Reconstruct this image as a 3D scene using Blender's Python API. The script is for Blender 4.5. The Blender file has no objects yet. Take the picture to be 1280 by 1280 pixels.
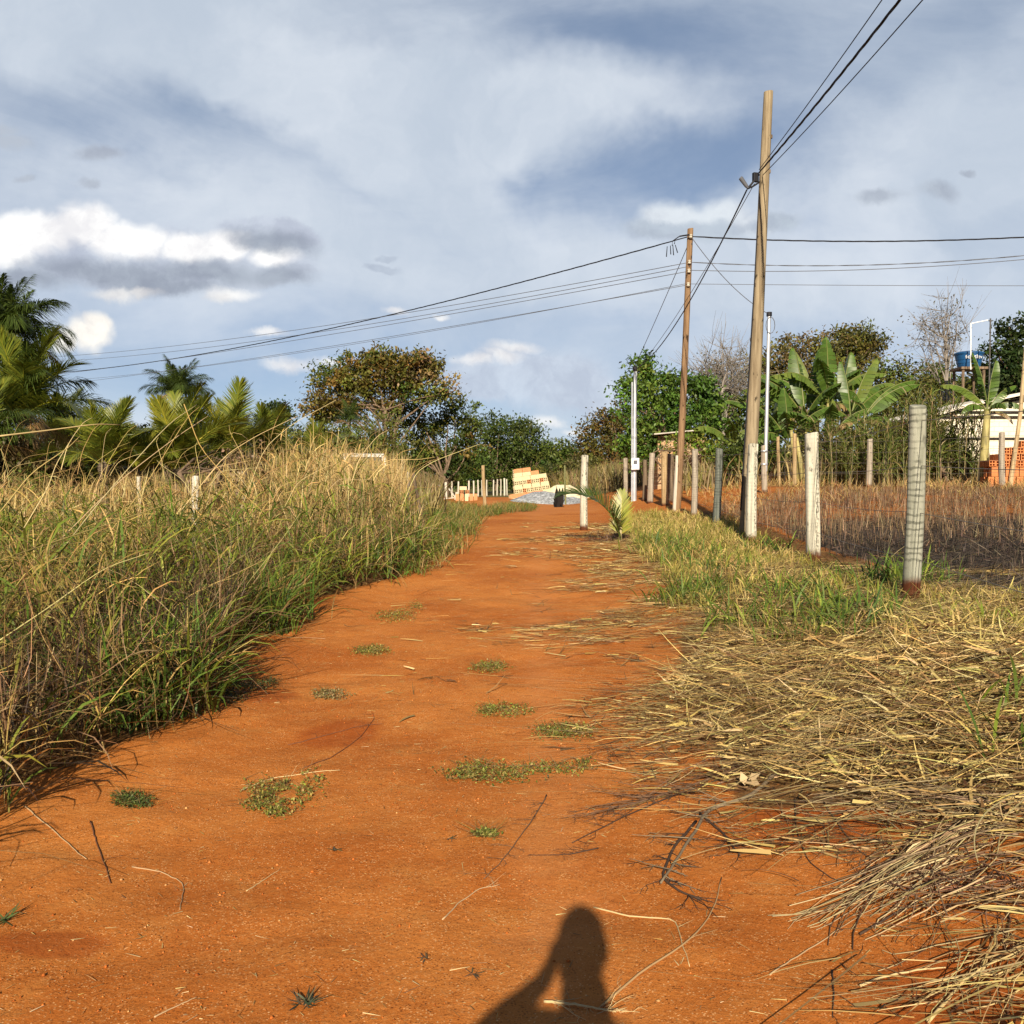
import bpy, bmesh, math, random
import numpy as np
from mathutils import Vector, Matrix

random.seed(7)
rng = np.random.default_rng(7)
PI = math.pi
R = math.radians
C = bpy.context.scene.collection
sc = bpy.context.scene

# ------------------------------------------------------------------ camera
F = 1244.0                       # focal length in photo pixels
PITCH = math.atan(38.0 / F)
CAMZ = 1.55
cam_d = bpy.data.cameras.new('camera')
cam_d.sensor_width = 36.0
cam_d.lens = 36.0 * F / 1280.0
cam_d.clip_start = 0.05
cam_d.clip_end = 9000
cam = bpy.data.objects.new('camera', cam_d)
cam.location = (0, 0, CAMZ)
cam.rotation_euler = (PI / 2 - PITCH, 0, 0)
C.objects.link(cam)
sc.camera = cam

# ------------------------------------------------------------------ exposure
sc.view_settings.view_transform = 'Standard'
sc.view_settings.look = 'None'
sc.view_settings.gamma = 1.0
sc.view_settings.use_curve_mapping = False
sc.view_settings.exposure = 0.60
sc.cycles.use_denoising = True
sc.cycles.max_bounces = 8
sc.cycles.transparent_max_bounces = 8

# ------------------------------------------------------------------ sun
AZ = 0.068                       # tan of the shadow azimuth (shadows run away from the camera, a little right)
SLOPE = 0.4536                   # tan of the sun elevation
SUN_EL = math.atan(SLOPE)
sun_d = bpy.data.lights.new('sun', 'SUN')
sun_d.energy = 5.0
sun_d.angle = R(0.55)
sun_d.color = (1.0, 0.87, 0.68)
sun = bpy.data.objects.new('sun', sun_d)
sun.location = (-2, -30, 16)
sun.rotation_euler = Vector((AZ, 1.0, -SLOPE * math.hypot(1, AZ))).to_track_quat('-Z', 'Y').to_euler()
C.objects.link(sun)


def pixdir(px, py):
    x = (px - 640.0) / F
    yd = (py - 640.0) / F
    c, s = math.cos(PITCH), math.sin(PITCH)
    return Vector((x, c - yd * s, -s - yd * c))


def at(px, py, d):
    v = pixdir(px, py)
    return Vector((0, 0, CAMZ)) + v * (d / v.y)


def uv_of(px, py):
    v = pixdir(px, py)
    return v.x / v.y, v.z / v.y


# ------------------------------------------------------------------ sky
SKY_S = 0.05
world = bpy.data.worlds.new('World')
sc.world = world
world.use_nodes = True
wt = world.node_tree
wt.nodes.clear()


class NT:
    """small helper to write node maths"""
    def __init__(self, tree):
        self.t = tree

    def n(self, typ, **kw):
        nd = self.t.nodes.new(typ)
        for k, v in kw.items():
            setattr(nd, k, v)
        return nd

    def put(self, sock, v):
        if v is None:
            return
        if hasattr(v, 'is_output'):
            self.t.links.new(v, sock)
        else:
            sock.default_value = v

    def m(self, op, a, b=None, c=None, clamp=False):
        nd = self.n('ShaderNodeMath', operation=op)
        nd.use_clamp = clamp
        self.put(nd.inputs[0], a)
        self.put(nd.inputs[1], b)
        self.put(nd.inputs[2], c)
        return nd.outputs[0]

    def vm(self, op, a, b=None):
        nd = self.n('ShaderNodeVectorMath', operation=op)
        self.put(nd.inputs[0], a)
        self.put(nd.inputs[1], b)
        return nd.outputs[0]

    def noise(self, vec, scale, detail=4, rough=0.55, out=0, dist=0.0):
        nd = self.n('ShaderNodeTexNoise')
        self.put(nd.inputs['Vector'], vec)
        nd.inputs['Scale'].default_value = scale
        nd.inputs['Detail'].default_value = detail
        nd.inputs['Roughness'].default_value = rough
        nd.inputs['Distortion'].default_value = dist
        return nd.outputs[out]

    def ss(self, x, a, b):
        nd = self.n('ShaderNodeMapRange', interpolation_type='SMOOTHSTEP')
        self.put(nd.inputs['Value'], x)
        nd.inputs['From Min'].default_value = a
        nd.inputs['From Max'].default_value = b
        return nd.outputs['Result']

    def mix(self, f, a, b, mode='MIX'):
        nd = self.n('ShaderNodeMix', data_type='RGBA', blend_type=mode)
        self.put(nd.inputs['Factor'], f)
        for s, v in ((nd.inputs[6], a), (nd.inputs[7], b)):
            if isinstance(v, tuple) and len(v) == 3:
                v = (*v, 1)
            self.put(s, v)
        return nd.outputs[2]

    def attr(self, name):
        nd = self.n('ShaderNodeAttribute', attribute_name=name)
        return nd

    def obj(self):
        return self.n('ShaderNodeTexCoord').outputs['Object']

    def mapping(self, vec, scale=(1, 1, 1), loc=(0, 0, 0), rot=(0, 0, 0), typ='POINT'):
        nd = self.n('ShaderNodeMapping', vector_type=typ)
        self.put(nd.inputs['Vector'], vec)
        nd.inputs['Location'].default_value = loc
        nd.inputs['Rotation'].default_value = rot
        nd.inputs['Scale'].default_value = scale
        return nd.outputs[0]


W = NT(wt)
sky = W.n('ShaderNodeTexSky', sky_type='NISHITA')
sky.sun_disc = False
sky.sun_elevation = SUN_EL
sky.sun_rotation = PI + math.atan(AZ)
sky.air_density = 0.6
sky.dust_density = 0.25
sky.ozone_density = 1.6
tc = W.n('ShaderNodeTexCoord').outputs['Generated']
sep = W.n('ShaderNodeSeparateXYZ')
wt.links.new(tc, sep.inputs[0])
dx, dy, dz = sep.outputs
yy = W.m('MAXIMUM', dy, 0.12)
uu = W.m('DIVIDE', dx, yy)
vv = W.m('DIVIDE', dz, yy)
cmb = W.n('ShaderNodeCombineXYZ')
wt.links.new(uu, cmb.inputs[0])
wt.links.new(vv, cmb.inputs[1])
uvw = cmb.outputs[0]
front = W.ss(dy, 0.50, 0.78)  # cloud cover stops outside the view, so the unseen sky lights less
# turbulence that frays every cloud edge
n1 = W.noise(uvw, 9.0, 7, 0.62, out=1)
n1 = W.vm('SUBTRACT', n1, (0.5, 0.5, 0.5))
warp_s = W.vm('MULTIPLY', n1, (0.075, 0.05, 0))
warp_b = W.vm('MULTIPLY', W.vm('SUBTRACT', W.noise(uvw, 2.6, 6, 0.6, out=1), (0.5, 0.5, 0.5)), (0.34, 0.22, 0))
uv_s = W.vm('ADD', uvw, warp_s)
uv_b = W.vm('ADD', uvw, warp_b)


def blob(vec, px, py, rx, ry, rot=0.0):
    u, v = uv_of(px, py)
    mp = W.mapping(vec, scale=(rx / F, ry / F, 1), loc=(u, v, 0), rot=(0, 0, -R(rot)), typ='TEXTURE')
    g = W.n('ShaderNodeTexGradient', gradient_type='SPHERICAL')
    wt.links.new(mp, g.inputs[0])
    return g.outputs['Fac']


def field(vec, lst):
    out = None
    for b in lst:
        f = blob(vec, *b)
        out = f if out is None else W.m('MAXIMUM', out, f)
    return out


def fsum(vec, lst):
    out = None
    for b in lst:
        f = W.m('MULTIPLY', blob(vec, *b[:5]), b[5])
        out = f if out is None else W.m('ADD', out, f)
    return out


k = 1.0 / SKY_S
def col(r, g, b):
    return (r * k, g * k, b * k, 1)

# thin high veil over nearly all the sky in view, with blue showing through in places
vn = W.noise(W.mapping(tc, scale=(1.5, 1.5, 4.0), rot=(0, 0.5, 0.3)), 2.2, 8, 0.58, dist=0.6)
veil = W.m('ADD', W.m('MULTIPLY', W.m('SUBTRACT', vn, 0.5), 1.2), 0.70)
blue_gap = fsum(uv_b, [(690, 235, 300, 90, -8, .8), (790, 50, 260, 80, 10, .5), (900, 190, 220, 70, 0, .45),
                       (230, 170, 240, 70, 15, .3), (350, 60, 200, 50, 20, .3), (1120, 120, 260, 110, 0, .28),
                       (250, 480, 420, 90, 0, .45), (620, 320, 160, 60, 0, .2)])
streak = fsum(uv_b, [(140, 30, 330, 110, 12, .8), (400, 140, 330, 80, 32, .75), (600, 190, 260, 110, 10, .7),
                     (760, 150, 200, 100, 0, .5), (480, 300, 330, 90, 0, .45), (900, 330, 420, 70, 0, .45), (1200, 200, 200, 120, 0, .4)])
veil = W.m('SUBTRACT', W.m('ADD', veil, streak), blue_gap)
veil = W.ss(veil, 0.05, 1.05)
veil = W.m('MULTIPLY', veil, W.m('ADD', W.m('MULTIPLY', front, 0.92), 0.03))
veilc = W.mix(W.ss(W.noise(uv_b, 3.0, 6, .6), .35, .65), col(0.385, 0.435, 0.50), col(0.52, 0.555, 0.60))
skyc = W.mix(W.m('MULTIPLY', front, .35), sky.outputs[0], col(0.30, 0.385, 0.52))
c = W.mix(W.m('MULTIPLY', veil, 0.90), skyc, veilc)

cn = W.noise(uvw, 30.0, 6, 0.6)
cn2 = W.noise(uv_s, 11.0, 8, 0.66)
cn3 = W.noise(uv_s, 17.0, 6, 0.62)
uv_p = W.vm('ADD', uvw, W.vm('MULTIPLY', n1, (.02, .016, 0)))
vor = W.n('ShaderNodeTexVoronoi', feature='F1')
wt.links.new(uv_p, vor.inputs['Vector'])
vor.inputs['Scale'].default_value = 30.0
vor.inputs['Detail'].default_value = 2.0
vor.inputs['Roughness'].default_value = .55
puff = W.m('ADD', W.m('MULTIPLY', W.m('SUBTRACT', 1.2, W.m('MULTIPLY', vor.outputs['Distance'], 1.15)), .35), W.m('MULTIPLY', cn2, .65))


def layer(c, lst, colr, lo, hi, vec=uv_s, amp=0.55, opac=1.0, nz=None):
    f0 = field(vec, lst)
    f = W.m('ADD', f0, W.m('MULTIPLY', W.m('SUBTRACT', nz or cn2, 0.5), amp))
    # noise must not make clouds where there is no blob
    f = W.m('MINIMUM', f, W.m('MULTIPLY', f0, 3.0))
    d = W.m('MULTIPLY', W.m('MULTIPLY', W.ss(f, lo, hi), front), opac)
    shade = tuple(x * .76 for x in colr[:2]) + (colr[2] * .80, 1)
    cc = W.mix(W.ss(cn3, .64, .34), colr, shade)
    return W.mix(d, c, cc)


# grey-bottomed heap clouds: white tops behind, grey bellies over them
c = layer(c, [(180, 320, 260, 62, 0), (60, 310, 150, 55, 0), (300, 335, 130, 40, 0), (330, 290, 90, 30, 10)], col(.42, .46, .53), .18, .45, opac=.9)
c = layer(c, [(40, 292, 95, 46, 0), (105, 280, 62, 44, 0), (160, 300, 92, 38, 0), (235, 308, 66, 34, 0), (285, 306, 56, 32, 0), (340, 318, 50, 24, 0), (10, 310, 70, 46, 0)],
          col(.75, .745, .73), .12, .56, amp=.70, vec=uv_p, nz=puff)
c = layer(c, [(150, 342, 210, 28, 4), (260, 340, 150, 30, 4), (20, 350, 120, 24, 0), (335, 298, 80, 22, 14), (200, 356, 150, 18, 4), (350, 345, 60, 24, 0)],
          col(.275, .31, .365), .06, .78, opac=.92)
c = layer(c, [(140, 366, 60, 14, 0), (285, 378, 38, 12, 0), (175, 362, 40, 10, 0)], col(.62, .61, .59), .12, .9, opac=.8)
c = layer(c, [(112, 418, 50, 36, 0), (80, 425, 32, 26, 0), (118, 405, 34, 24, 0)], col(.78, .75, .68), .12, .56, amp=.65, vec=uv_p, nz=puff)
c = layer(c, [(848, 272, 75, 34, 0), (905, 268, 65, 32, 0), (940, 280, 50, 26, 0)], col(.51, .55, .59), .10, .60, amp=.6, vec=uv_p, nz=puff)
c = layer(c, [(830, 282, 70, 20, 0), (880, 284, 95, 22, 0), (960, 280, 60, 18, 0)], col(.36, .41, .47), .15, .7)
c = layer(c, [(20, 172, 48, 18, 5), (120, 192, 50, 16, 5), (105, 228, 24, 10, 0), (35, 218, 24, 9, 0), (10, 158, 40, 15, 0)], col(.33, .365, .42), .15, .8, opac=.8)
c = layer(c, [(1165, 240, 42, 20, 0), (1100, 250, 50, 18, -5), (1205, 215, 16, 10, 0)], col(.33, .37, .425), .15, .8, opac=.8)
c = layer(c, [(478, 334, 32, 10, 8), (485, 318, 20, 7, 0)], col(.36, .41, .48), .15, .6, opac=.75)
# low banks over the horizon
c = layer(c, [(690, 475, 130, 55, 0), (630, 465, 90, 40, 0), (730, 490, 90, 40, 0), (600, 480, 80, 34, 0)], col(.45, .50, .57), .15, .6, opac=.8)
c = layer(c, [(625, 448, 46, 18, 0), (590, 455, 40, 14, 0), (485, 392, 30, 10, 0), (548, 397, 18, 8, 0), (360, 458, 62, 16, 0), (685, 525, 36, 14, 0),
              (335, 420, 40, 9, 0), (415, 452, 40, 9, 0), (715, 535, 24, 10, 0), (640, 436, 60, 16, 0), (505, 470, 60, 12, 0), (300, 372, 60, 16, 0)], col(.70, .69, .67), .15, .95, amp=.7, opac=.8)
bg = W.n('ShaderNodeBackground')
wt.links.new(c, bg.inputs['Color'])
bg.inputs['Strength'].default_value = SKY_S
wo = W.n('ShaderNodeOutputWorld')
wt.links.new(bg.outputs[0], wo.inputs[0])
world.cycles.sampling_method = 'MANUAL'
world.cycles.sample_map_resolution = 512

# ================================================================== terrain
def hash2(ix, iy, seed):
    h = (ix.astype(np.int64) * 374761393 + iy.astype(np.int64) * 668265263 + seed * 974634777) & 0x7fffffff
    h = ((h ^ (h >> 13)) * 1274126177) & 0x7fffffff
    h = h ^ (h >> 16)
    return (h & 0xffff) / 65535.0


def vnoise(x, y, seed=0):
    x = np.asarray(x, float); y = np.asarray(y, float)
    ix = np.floor(x); iy = np.floor(y)
    fx = x - ix; fy = y - iy
    fx = fx * fx * (3 - 2 * fx); fy = fy * fy * (3 - 2 * fy)
    a = hash2(ix, iy, seed); b = hash2(ix + 1, iy, seed)
    c_ = hash2(ix, iy + 1, seed); d = hash2(ix + 1, iy + 1, seed)
    return (a * (1 - fx) + b * fx) * (1 - fy) + (c_ * (1 - fx) + d * fx) * fy


def fbm(x, y, seed=0, oct=4):
    s = 0; a = 0.5; t = 0
    for i in range(oct):
        s = s + a * vnoise(np.asarray(x) * 2 ** i, np.asarray(y) * 2 ** i, seed + i * 17)
        t += a; a *= 0.5
    return s / t


def S(x, a, b):
    t = np.clip((np.asarray(x, float) - a) / (b - a), 0, 1)
    return t * t * (3 - 2 * t)


def G(x, y, cx, cy, rx, ry):
    return np.exp(-((x - cx) / rx) ** 2 - ((y - cy) / ry) ** 2)


def H(x, y):
    x = np.asarray(x, float); y = np.asarray(y, float)
    z = 0.5 * S(y, 3, 20)
    z = z + 0.5 * S(x, 0.9, 3.2) * (1 - S(y, 3, 20))
    z = z + 0.9 * S(x, 2.3, 8) * S(y, 10, 30)
    # spoil heap beside the brick stack
    z = z + 0.25 * G(x, y, -.6, 47, 2.2, 3.0) + 0.22 * G(x, y, 2.2, 50, 2.5, 3)
    # small wavy unevenness and wheel tracks of the dirt
    near = 1 - S(np.hypot(x, y), 25, 60)
    z = z + near * 0.05 * (fbm(x * .7, y * .7, 3, 3) - .5)
    z = z + near * 0.028 * (fbm(x * 3.1, y * 3.1, 5, 4) - .5)
    trk = np.exp(-((x - .05 - .04 * y * S(y, 5, 20)) / .25) ** 2) + np.exp(-((x + 1.35) / .25) ** 2)
    z = z - .018 * trk * near
    return z


def Hs(x, y):
    return float(H(x, y))


def gp(px, py):
    """point of the ground seen at a photo pixel"""
    v = pixdir(px, py)
    t = 1.0
    for i in range(4000):
        p = Vector((0, 0, CAMZ)) + v * t
        if p.z <= Hs(p.x, p.y):
            break
        t *= 1.004
        if t > 400:
            break
    return Vector((p.x, p.y, Hs(p.x, p.y)))


def gd(px, d):
    x = (px - 640.0) / F * d
    return Vector((x, d, Hs(x, d)))


def proj(P):
    P = np.asarray(P, float)
    c, s = math.cos(PITCH), math.sin(PITCH)
    y = P[..., 1]; z = P[..., 2] - CAMZ
    dep = y * c - z * s
    up = y * s + z * c
    return 640 + F * P[..., 0] / dep, 640 - F * up / dep


# ================================================================== mesh helpers
def tag(o, label=None, cat=None, group=None, kind=None):
    if label: o['label'] = label
    if cat: o['category'] = cat
    if group: o['group'] = group
    if kind: o['kind'] = kind
    return o


def empty(name, loc, rz=0.0):
    o = bpy.data.objects.new(name, None)
    o.empty_display_size = 0.2
    o.location = loc
    o.rotation_euler = (0, 0, rz)
    C.objects.link(o)
    return o


def link(name, me, parent=None, loc=None):
    o = bpy.data.objects.new(name, me)
    C.objects.link(o)
    if parent is not None:
        o.parent = parent
    if loc is not None:
        o.location = loc
    return o


def np_mesh(name, V, quads=None, tris=None, mats=(), colr=None, smooth=False, fmat=None):
    me = bpy.data.meshes.new(name)
    V = np.asarray(V, np.float32).reshape(-1, 3)
    q = np.zeros((0, 4), np.int32) if quads is None else np.asarray(quads, np.int32).reshape(-1, 4)
    t = np.zeros((0, 3), np.int32) if tris is None else np.asarray(tris, np.int32).reshape(-1, 3)
    me.vertices.add(len(V))
    me.vertices.foreach_set('co', V.ravel())
    loops = np.concatenate([q.ravel(), t.ravel()])
    me.loops.add(len(loops))
    me.loops.foreach_set('vertex_index', loops)
    n = len(q) + len(t)
    me.polygons.add(n)
    start = np.concatenate([np.arange(len(q)) * 4, len(q) * 4 + np.arange(len(t)) * 3]).astype(np.int32)
    tot = np.concatenate([np.full(len(q), 4), np.full(len(t), 3)]).astype(np.int32)
    me.polygons.foreach_set('loop_start', start)
    me.polygons.foreach_set('loop_total', tot)
    if smooth:
        me.polygons.foreach_set('use_smooth', np.ones(n, bool))
    if fmat is not None:
        me.polygons.foreach_set('material_index', np.asarray(fmat, np.int32))
    if colr is not None:
        colr = np.asarray(colr, np.float32).reshape(-1, 3)
        a = me.attributes.new('Col', 'FLOAT_COLOR', 'POINT')
        a.data.foreach_set('color', np.concatenate([colr, np.ones((len(colr), 1), np.float32)], 1).ravel())
    for m in mats:
        me.materials.append(m)
    me.update(calc_edges=True)
    return me


class Soup:
    """collects coloured ribbons, leaves and tubes for one mesh"""
    def __init__(self):
        self.V = []; self.Q = []; self.T = []; self.K = []; self.n = 0

    def add(self, V, Q=None, T=None, K=(1, 1, 1)):
        V = np.asarray(V, float).reshape(-1, 3)
        K = np.asarray(K, float)
        if K.ndim == 1:
            K = np.broadcast_to(K, (len(V), 3))
        self.V.append(V); self.K.append(K)
        if Q is not None: self.Q.append(np.asarray(Q).reshape(-1, 4) + self.n)
        if T is not None: self.T.append(np.asarray(T).reshape(-1, 3) + self.n)
        self.n += len(V)

    def blades(self, base, az, tilt, bend, length, width, K, S_=4, tipK=None, roll=None, prof='leaf', clamp=True, side=None):
        """curved ribbons; tilt and bend are angles from the vertical"""
        base = np.asarray(base, float); B = len(base)
        if B == 0: return
        f = lambda v: np.broadcast_to(np.asarray(v, float), (B,))
        az, tilt, bend, length, width = map(f, (az, tilt, bend, length, width))
        s = np.linspace(0, 1, S_ + 1)
        sm = (s[:-1] + s[1:]) / 2
        th = tilt[:, None] + bend[:, None] * sm[None] ** 1.3
        ca, sa = np.cos(az)[:, None], np.sin(az)[:, None]
        if side is not None:
            sd = f(side)[:, None] * sm[None] ** 1.2
            aa = az[:, None] + sd
            ca, sa = np.cos(aa), np.sin(aa)
        st = (length / S_)[:, None]
        inc = np.stack([np.sin(th) * ca * st, np.sin(th) * sa * st, np.cos(th) * st], -1)
        P = np.concatenate([np.zeros((B, 1, 3)), np.cumsum(inc, 1)], 1) + base[:, None]
        if prof == 'leaf':
            w = (0.45 + 1.6 * s) * (1 - s ** 1.6)
            w = w / w.max()
        elif prof == 'stalk':
            w = 1 - 0.6 * s
        else:
            w = np.where(s < .999, 1 - .35 * s, 0.25)
        rl = rng.uniform(-.9, .9, B) if roll is None else f(roll)
        hvec = np.stack([-np.sin(az), np.cos(az), np.zeros(B)], -1)
        tm = inc.mean(1); tm /= np.linalg.norm(tm, axis=1, keepdims=True) + 1e-9
        nv = np.cross(tm, hvec)
        wv = hvec * np.cos(rl)[:, None] + nv * np.sin(rl)[:, None]
        off = wv[:, None] * (w[None, :, None] * width[:, None, None] * .5)
        V = np.stack([P - off, P + off], 2)              # B,S+1,2,3
        if clamp:
            V[..., 2] = np.maximum(V[..., 2], H(V[..., 0], V[..., 1]) + .003)
        i = np.arange(B)[:, None] * (2 * (S_ + 1)) + np.arange(S_)[None] * 2
        Q = np.stack([i, i + 1, i + 3, i + 2], -1)
        K = np.asarray(K, float)
        if K.ndim == 1: K = np.broadcast_to(K, (B, 3))
        KK = np.repeat(K[:, None], S_ + 1, 1)
        if tipK is not None:
            tk = np.asarray(tipK, float)
            if tk.ndim == 1: tk = np.broadcast_to(tk, (B, 3))
            KK = KK * (1 - s)[None, :, None] + tk[:, None] * s[None, :, None]
        KK = np.repeat(KK[:, :, None], 2, 2)
        self.add(V, Q, None, KK.reshape(-1, 3))

    def leaves(self, P, size, K, up=0.25, aspect=.5, droop=0.0):
        """one folded diamond per leaf"""
        P = np.asarray(P, float); B = len(P)
        if B == 0: return
        size = np.broadcast_to(np.asarray(size, float), (B,))
        d = rng.normal(size=(B, 3)); d[:, 2] -= droop
        d /= np.linalg.norm(d, axis=1, keepdims=True)
        n = rng.normal(size=(B, 3)); n[:, 2] += up * 4
        b = np.cross(d, n); b /= np.linalg.norm(b, axis=1, keepdims=True) + 1e-9
        h = np.cross(b, d)
        L = d * size[:, None]; Wd = b * (size * aspect)[:, None] * .5
        V = np.stack([P, P + L * .45 + Wd + h * (size * .08)[:, None], P + L, P + L * .45 - Wd + h * (size * .08)[:, None]], 1)
        i = np.arange(B)[:, None] * 4
        self.add(V, i + np.array([0, 1, 2, 3])[None], None, np.repeat(np.asarray(K, float), 4, 0) if np.asarray(K).ndim == 2 else K)

    def tube(self, path, rad, sides=5, K=(1, 1, 1), cap=True):
        path = np.asarray(path, float); n = len(path)
        rad = np.broadcast_to(np.asarray(rad, float), (n,))
        t = np.gradient(path, axis=0)
        t /= np.linalg.norm(t, axis=1, keepdims=True) + 1e-9
        ref = np.array([0, 0, 1.0]) if abs(t[:, 2]).mean() < .8 else np.array([1.0, 0, 0])
        a = np.cross(t, ref); a /= np.linalg.norm(a, axis=1, keepdims=True) + 1e-9
        b = np.cross(t, a)
        ang = np.arange(sides) / sides * 2 * PI
        V = path[:, None] + rad[:, None, None] * (a[:, None] * np.cos(ang)[None, :, None] + b[:, None] * np.sin(ang)[None, :, None])
        i = np.arange(n - 1)[:, None] * sides; j = np.arange(sides)[None]; j2 = (j + 1) % sides
        Q = np.stack([i + j, i + j2, i + sides + j2, i + sides + j], -1)
        V = V.reshape(-1, 3); T = None
        if cap:
            V = np.concatenate([V, path[:1], path[-1:]])
            b0 = n * sides
            jj = np.arange(sides); jn = (jj + 1) % sides
            T = np.concatenate([np.stack([np.full(sides, b0), jn, jj], -1),
                                np.stack([np.full(sides, b0 + 1), (n - 1) * sides + jj, (n - 1) * sides + jn], -1)])
        self.add(V, Q, T, K)

    def mesh(self, name, mat, smooth=False):
        V = np.concatenate(self.V) if self.V else np.zeros((0, 3))
        return np_mesh(name, V, np.concatenate(self.Q) if self.Q else None, np.concatenate(self.T) if self.T else None,
                       [mat], np.concatenate(self.K) if self.K else None, smooth)

    def build(self, name, mat, parent=None, loc=None, smooth=False):
        return link(name, self.mesh(name, mat, smooth), parent, loc)


class MB:
    """hand built hard-surface meshes"""
    def __init__(self):
        self.bm = bmesh.new()

    def box(self, c, s, rz=0.0, bev=0.0, rx=0.0, ry=0.0):
        r = bmesh.ops.create_cube(self.bm, size=1.0)
        M = Matrix.Translation(c) @ Matrix.Rotation(rz, 4, 'Z') @ Matrix.Rotation(ry, 4, 'Y') @ Matrix.Rotation(rx, 4, 'X') @ Matrix.Diagonal((*s, 1))
        bmesh.ops.transform(self.bm, matrix=M, verts=r['verts'])
        if bev > 0:
            ed = list({e for v in r['verts'] for e in v.link_edges})
            bmesh.ops.bevel(self.bm, geom=ed, offset=bev, segments=2, affect='EDGES', profile=.6)
        return self

    def tube(self, path, rad, sides=8):
        path = [Vector(p) for p in path]
        n = len(path)
        if not hasattr(rad, '__len__'): rad = [rad] * n
        rings = []
        for i, p in enumerate(path):
            t = (path[min(i + 1, n - 1)] - path[max(i - 1, 0)]).normalized()
            ref = Vector((0, 0, 1)) if abs(t.z) < .9 else Vector((1, 0, 0))
            a = t.cross(ref).normalized(); b = t.cross(a)
            rings.append([self.bm.verts.new(p + rad[i] * (a * math.cos(2 * PI * j / sides) + b * math.sin(2 * PI * j / sides))) for j in range(sides)])
        for i in range(n - 1):
            for j in range(sides):
                self.bm.faces.new((rings[i][j], rings[i][(j + 1) % sides], rings[i + 1][(j + 1) % sides], rings[i + 1][j]))
        self.bm.faces.new(rings[0]); self.bm.faces.new(rings[-1])
        return self

    def lathe(self, prof, sides=24, c=(0, 0, 0)):
        rings = []
        for r, z in prof:
            rings.append([self.bm.verts.new((c[0] + r * math.cos(2 * PI * j / sides), c[1] + r * math.sin(2 * PI * j / sides), c[2] + z)) for j in range(sides)])
        for i in range(len(prof) - 1):
            for j in range(sides):
                self.bm.faces.new((rings[i][j], rings[i][(j + 1) % sides], rings[i + 1][(j + 1) % sides], rings[i + 1][j]))
        self.bm.faces.new(rings[0]); self.bm.faces.new(rings[-1])
        return self

    def prism(self, pts, a, b, axis='Y'):
        """polygon pts in XZ pulled from y=a to y=b"""
        f0 = [self.bm.verts.new((p[0], a, p[1])) for p in pts]
        f1 = [self.bm.verts.new((p[0], b, p[1])) for p in pts]
        self.bm.faces.new(f0); self.bm.faces.new(f1)
        n = len(pts)
        for i in range(n):
            self.bm.faces.new((f0[i], f0[(i + 1) % n], f1[(i + 1) % n], f1[i]))
        return self

    def mesh(self, name, mat, smooth=False):
        bmesh.ops.recalc_face_normals(self.bm, faces=self.bm.faces)
        me = bpy.data.meshes.new(name)
        self.bm.to_mesh(me); self.bm.free()
        if smooth:
            for p in me.polygons: p.use_smooth = True
        me.materials.append(mat)
        return me

    def build(self, name, mat, parent=None, loc=None, smooth=False, rz=None):
        o = link(name, self.mesh(name, mat, smooth), parent, loc)
        if rz is not None: o.rotation_euler.z = rz
        return o


# ================================================================== materials
def new_mat(name):
    m = bpy.data.materials.new(name)
    m.use_nodes = True
    nt = m.node_tree
    b = nt.nodes['Principled BSDF']
    return m, NT(nt), b


def m_plain(name, c, rough=.7, metal=0.0, var=.25, scale=6.0, bump=.0, stretch=(1, 1, 1), spec=.3):
    m, N, b = new_mat(name)
    v = N.mapping(N.obj(), scale=stretch)
    n = N.noise(v, scale, 6, .6)
    dark = tuple(x * (1 - var) for x in c); lite = tuple(min(1, x * (1 + var)) for x in c)
    N.t.links.new(N.mix(N.ss(n, .3, .7), dark, lite), b.inputs['Base Color'])
    b.inputs['Roughness'].default_value = rough
    b.inputs['Metallic'].default_value = metal
    b.inputs['Specular IOR Level'].default_value = spec
    if bump:
        bp = N.n('ShaderNodeBump'); bp.inputs['Strength'].default_value = bump; bp.inputs['Distance'].default_value = .02
        N.t.links.new(N.noise(v, scale * 3, 6, .65), bp.inputs['Height'])
        N.t.links.new(bp.outputs[0], b.inputs['Normal'])
    return m


def m_veg(name, trans=.3, rough=.6, spec=.25):
    m, N, b = new_mat(name)
    a = N.attr('Col').outputs['Color']
    N.t.links.new(a, b.inputs['Base Color'])
    b.inputs['Roughness'].default_value = rough
    b.inputs['Specular IOR Level'].default_value = spec
    if trans > 0:
        tr = N.n('ShaderNodeBsdfTranslucent')
        N.t.links.new(N.mix(1.0, a, (1.25, 1.2, .6), 'MULTIPLY'), tr.inputs['Color'])
        mx = N.n('ShaderNodeMixShader'); mx.inputs[0].default_value = trans
        N.t.links.new(b.outputs[0], mx.inputs[1]); N.t.links.new(tr.outputs[0], mx.inputs[2])
        N.t.links.new(mx.outputs[0], N.t.nodes['Material Output'].inputs[0])
    return m


M_GRASS = m_veg('grass_blades', .14, .55)
M_STRAW = m_veg('straw', .08, .7, .15)
M_LEAF = m_veg('tree_leaves', .22, .5, .3)
M_PALM = m_veg('palm_leaves', .25, .4, .45)
M_BARK = m_plain('bark', (.17, .12, .08), .9, var=.45, scale=9, bump=.6, stretch=(1, 1, .3), spec=.1)
M_TWIG = m_veg('dry_twigs', 0, .85, .1)


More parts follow.
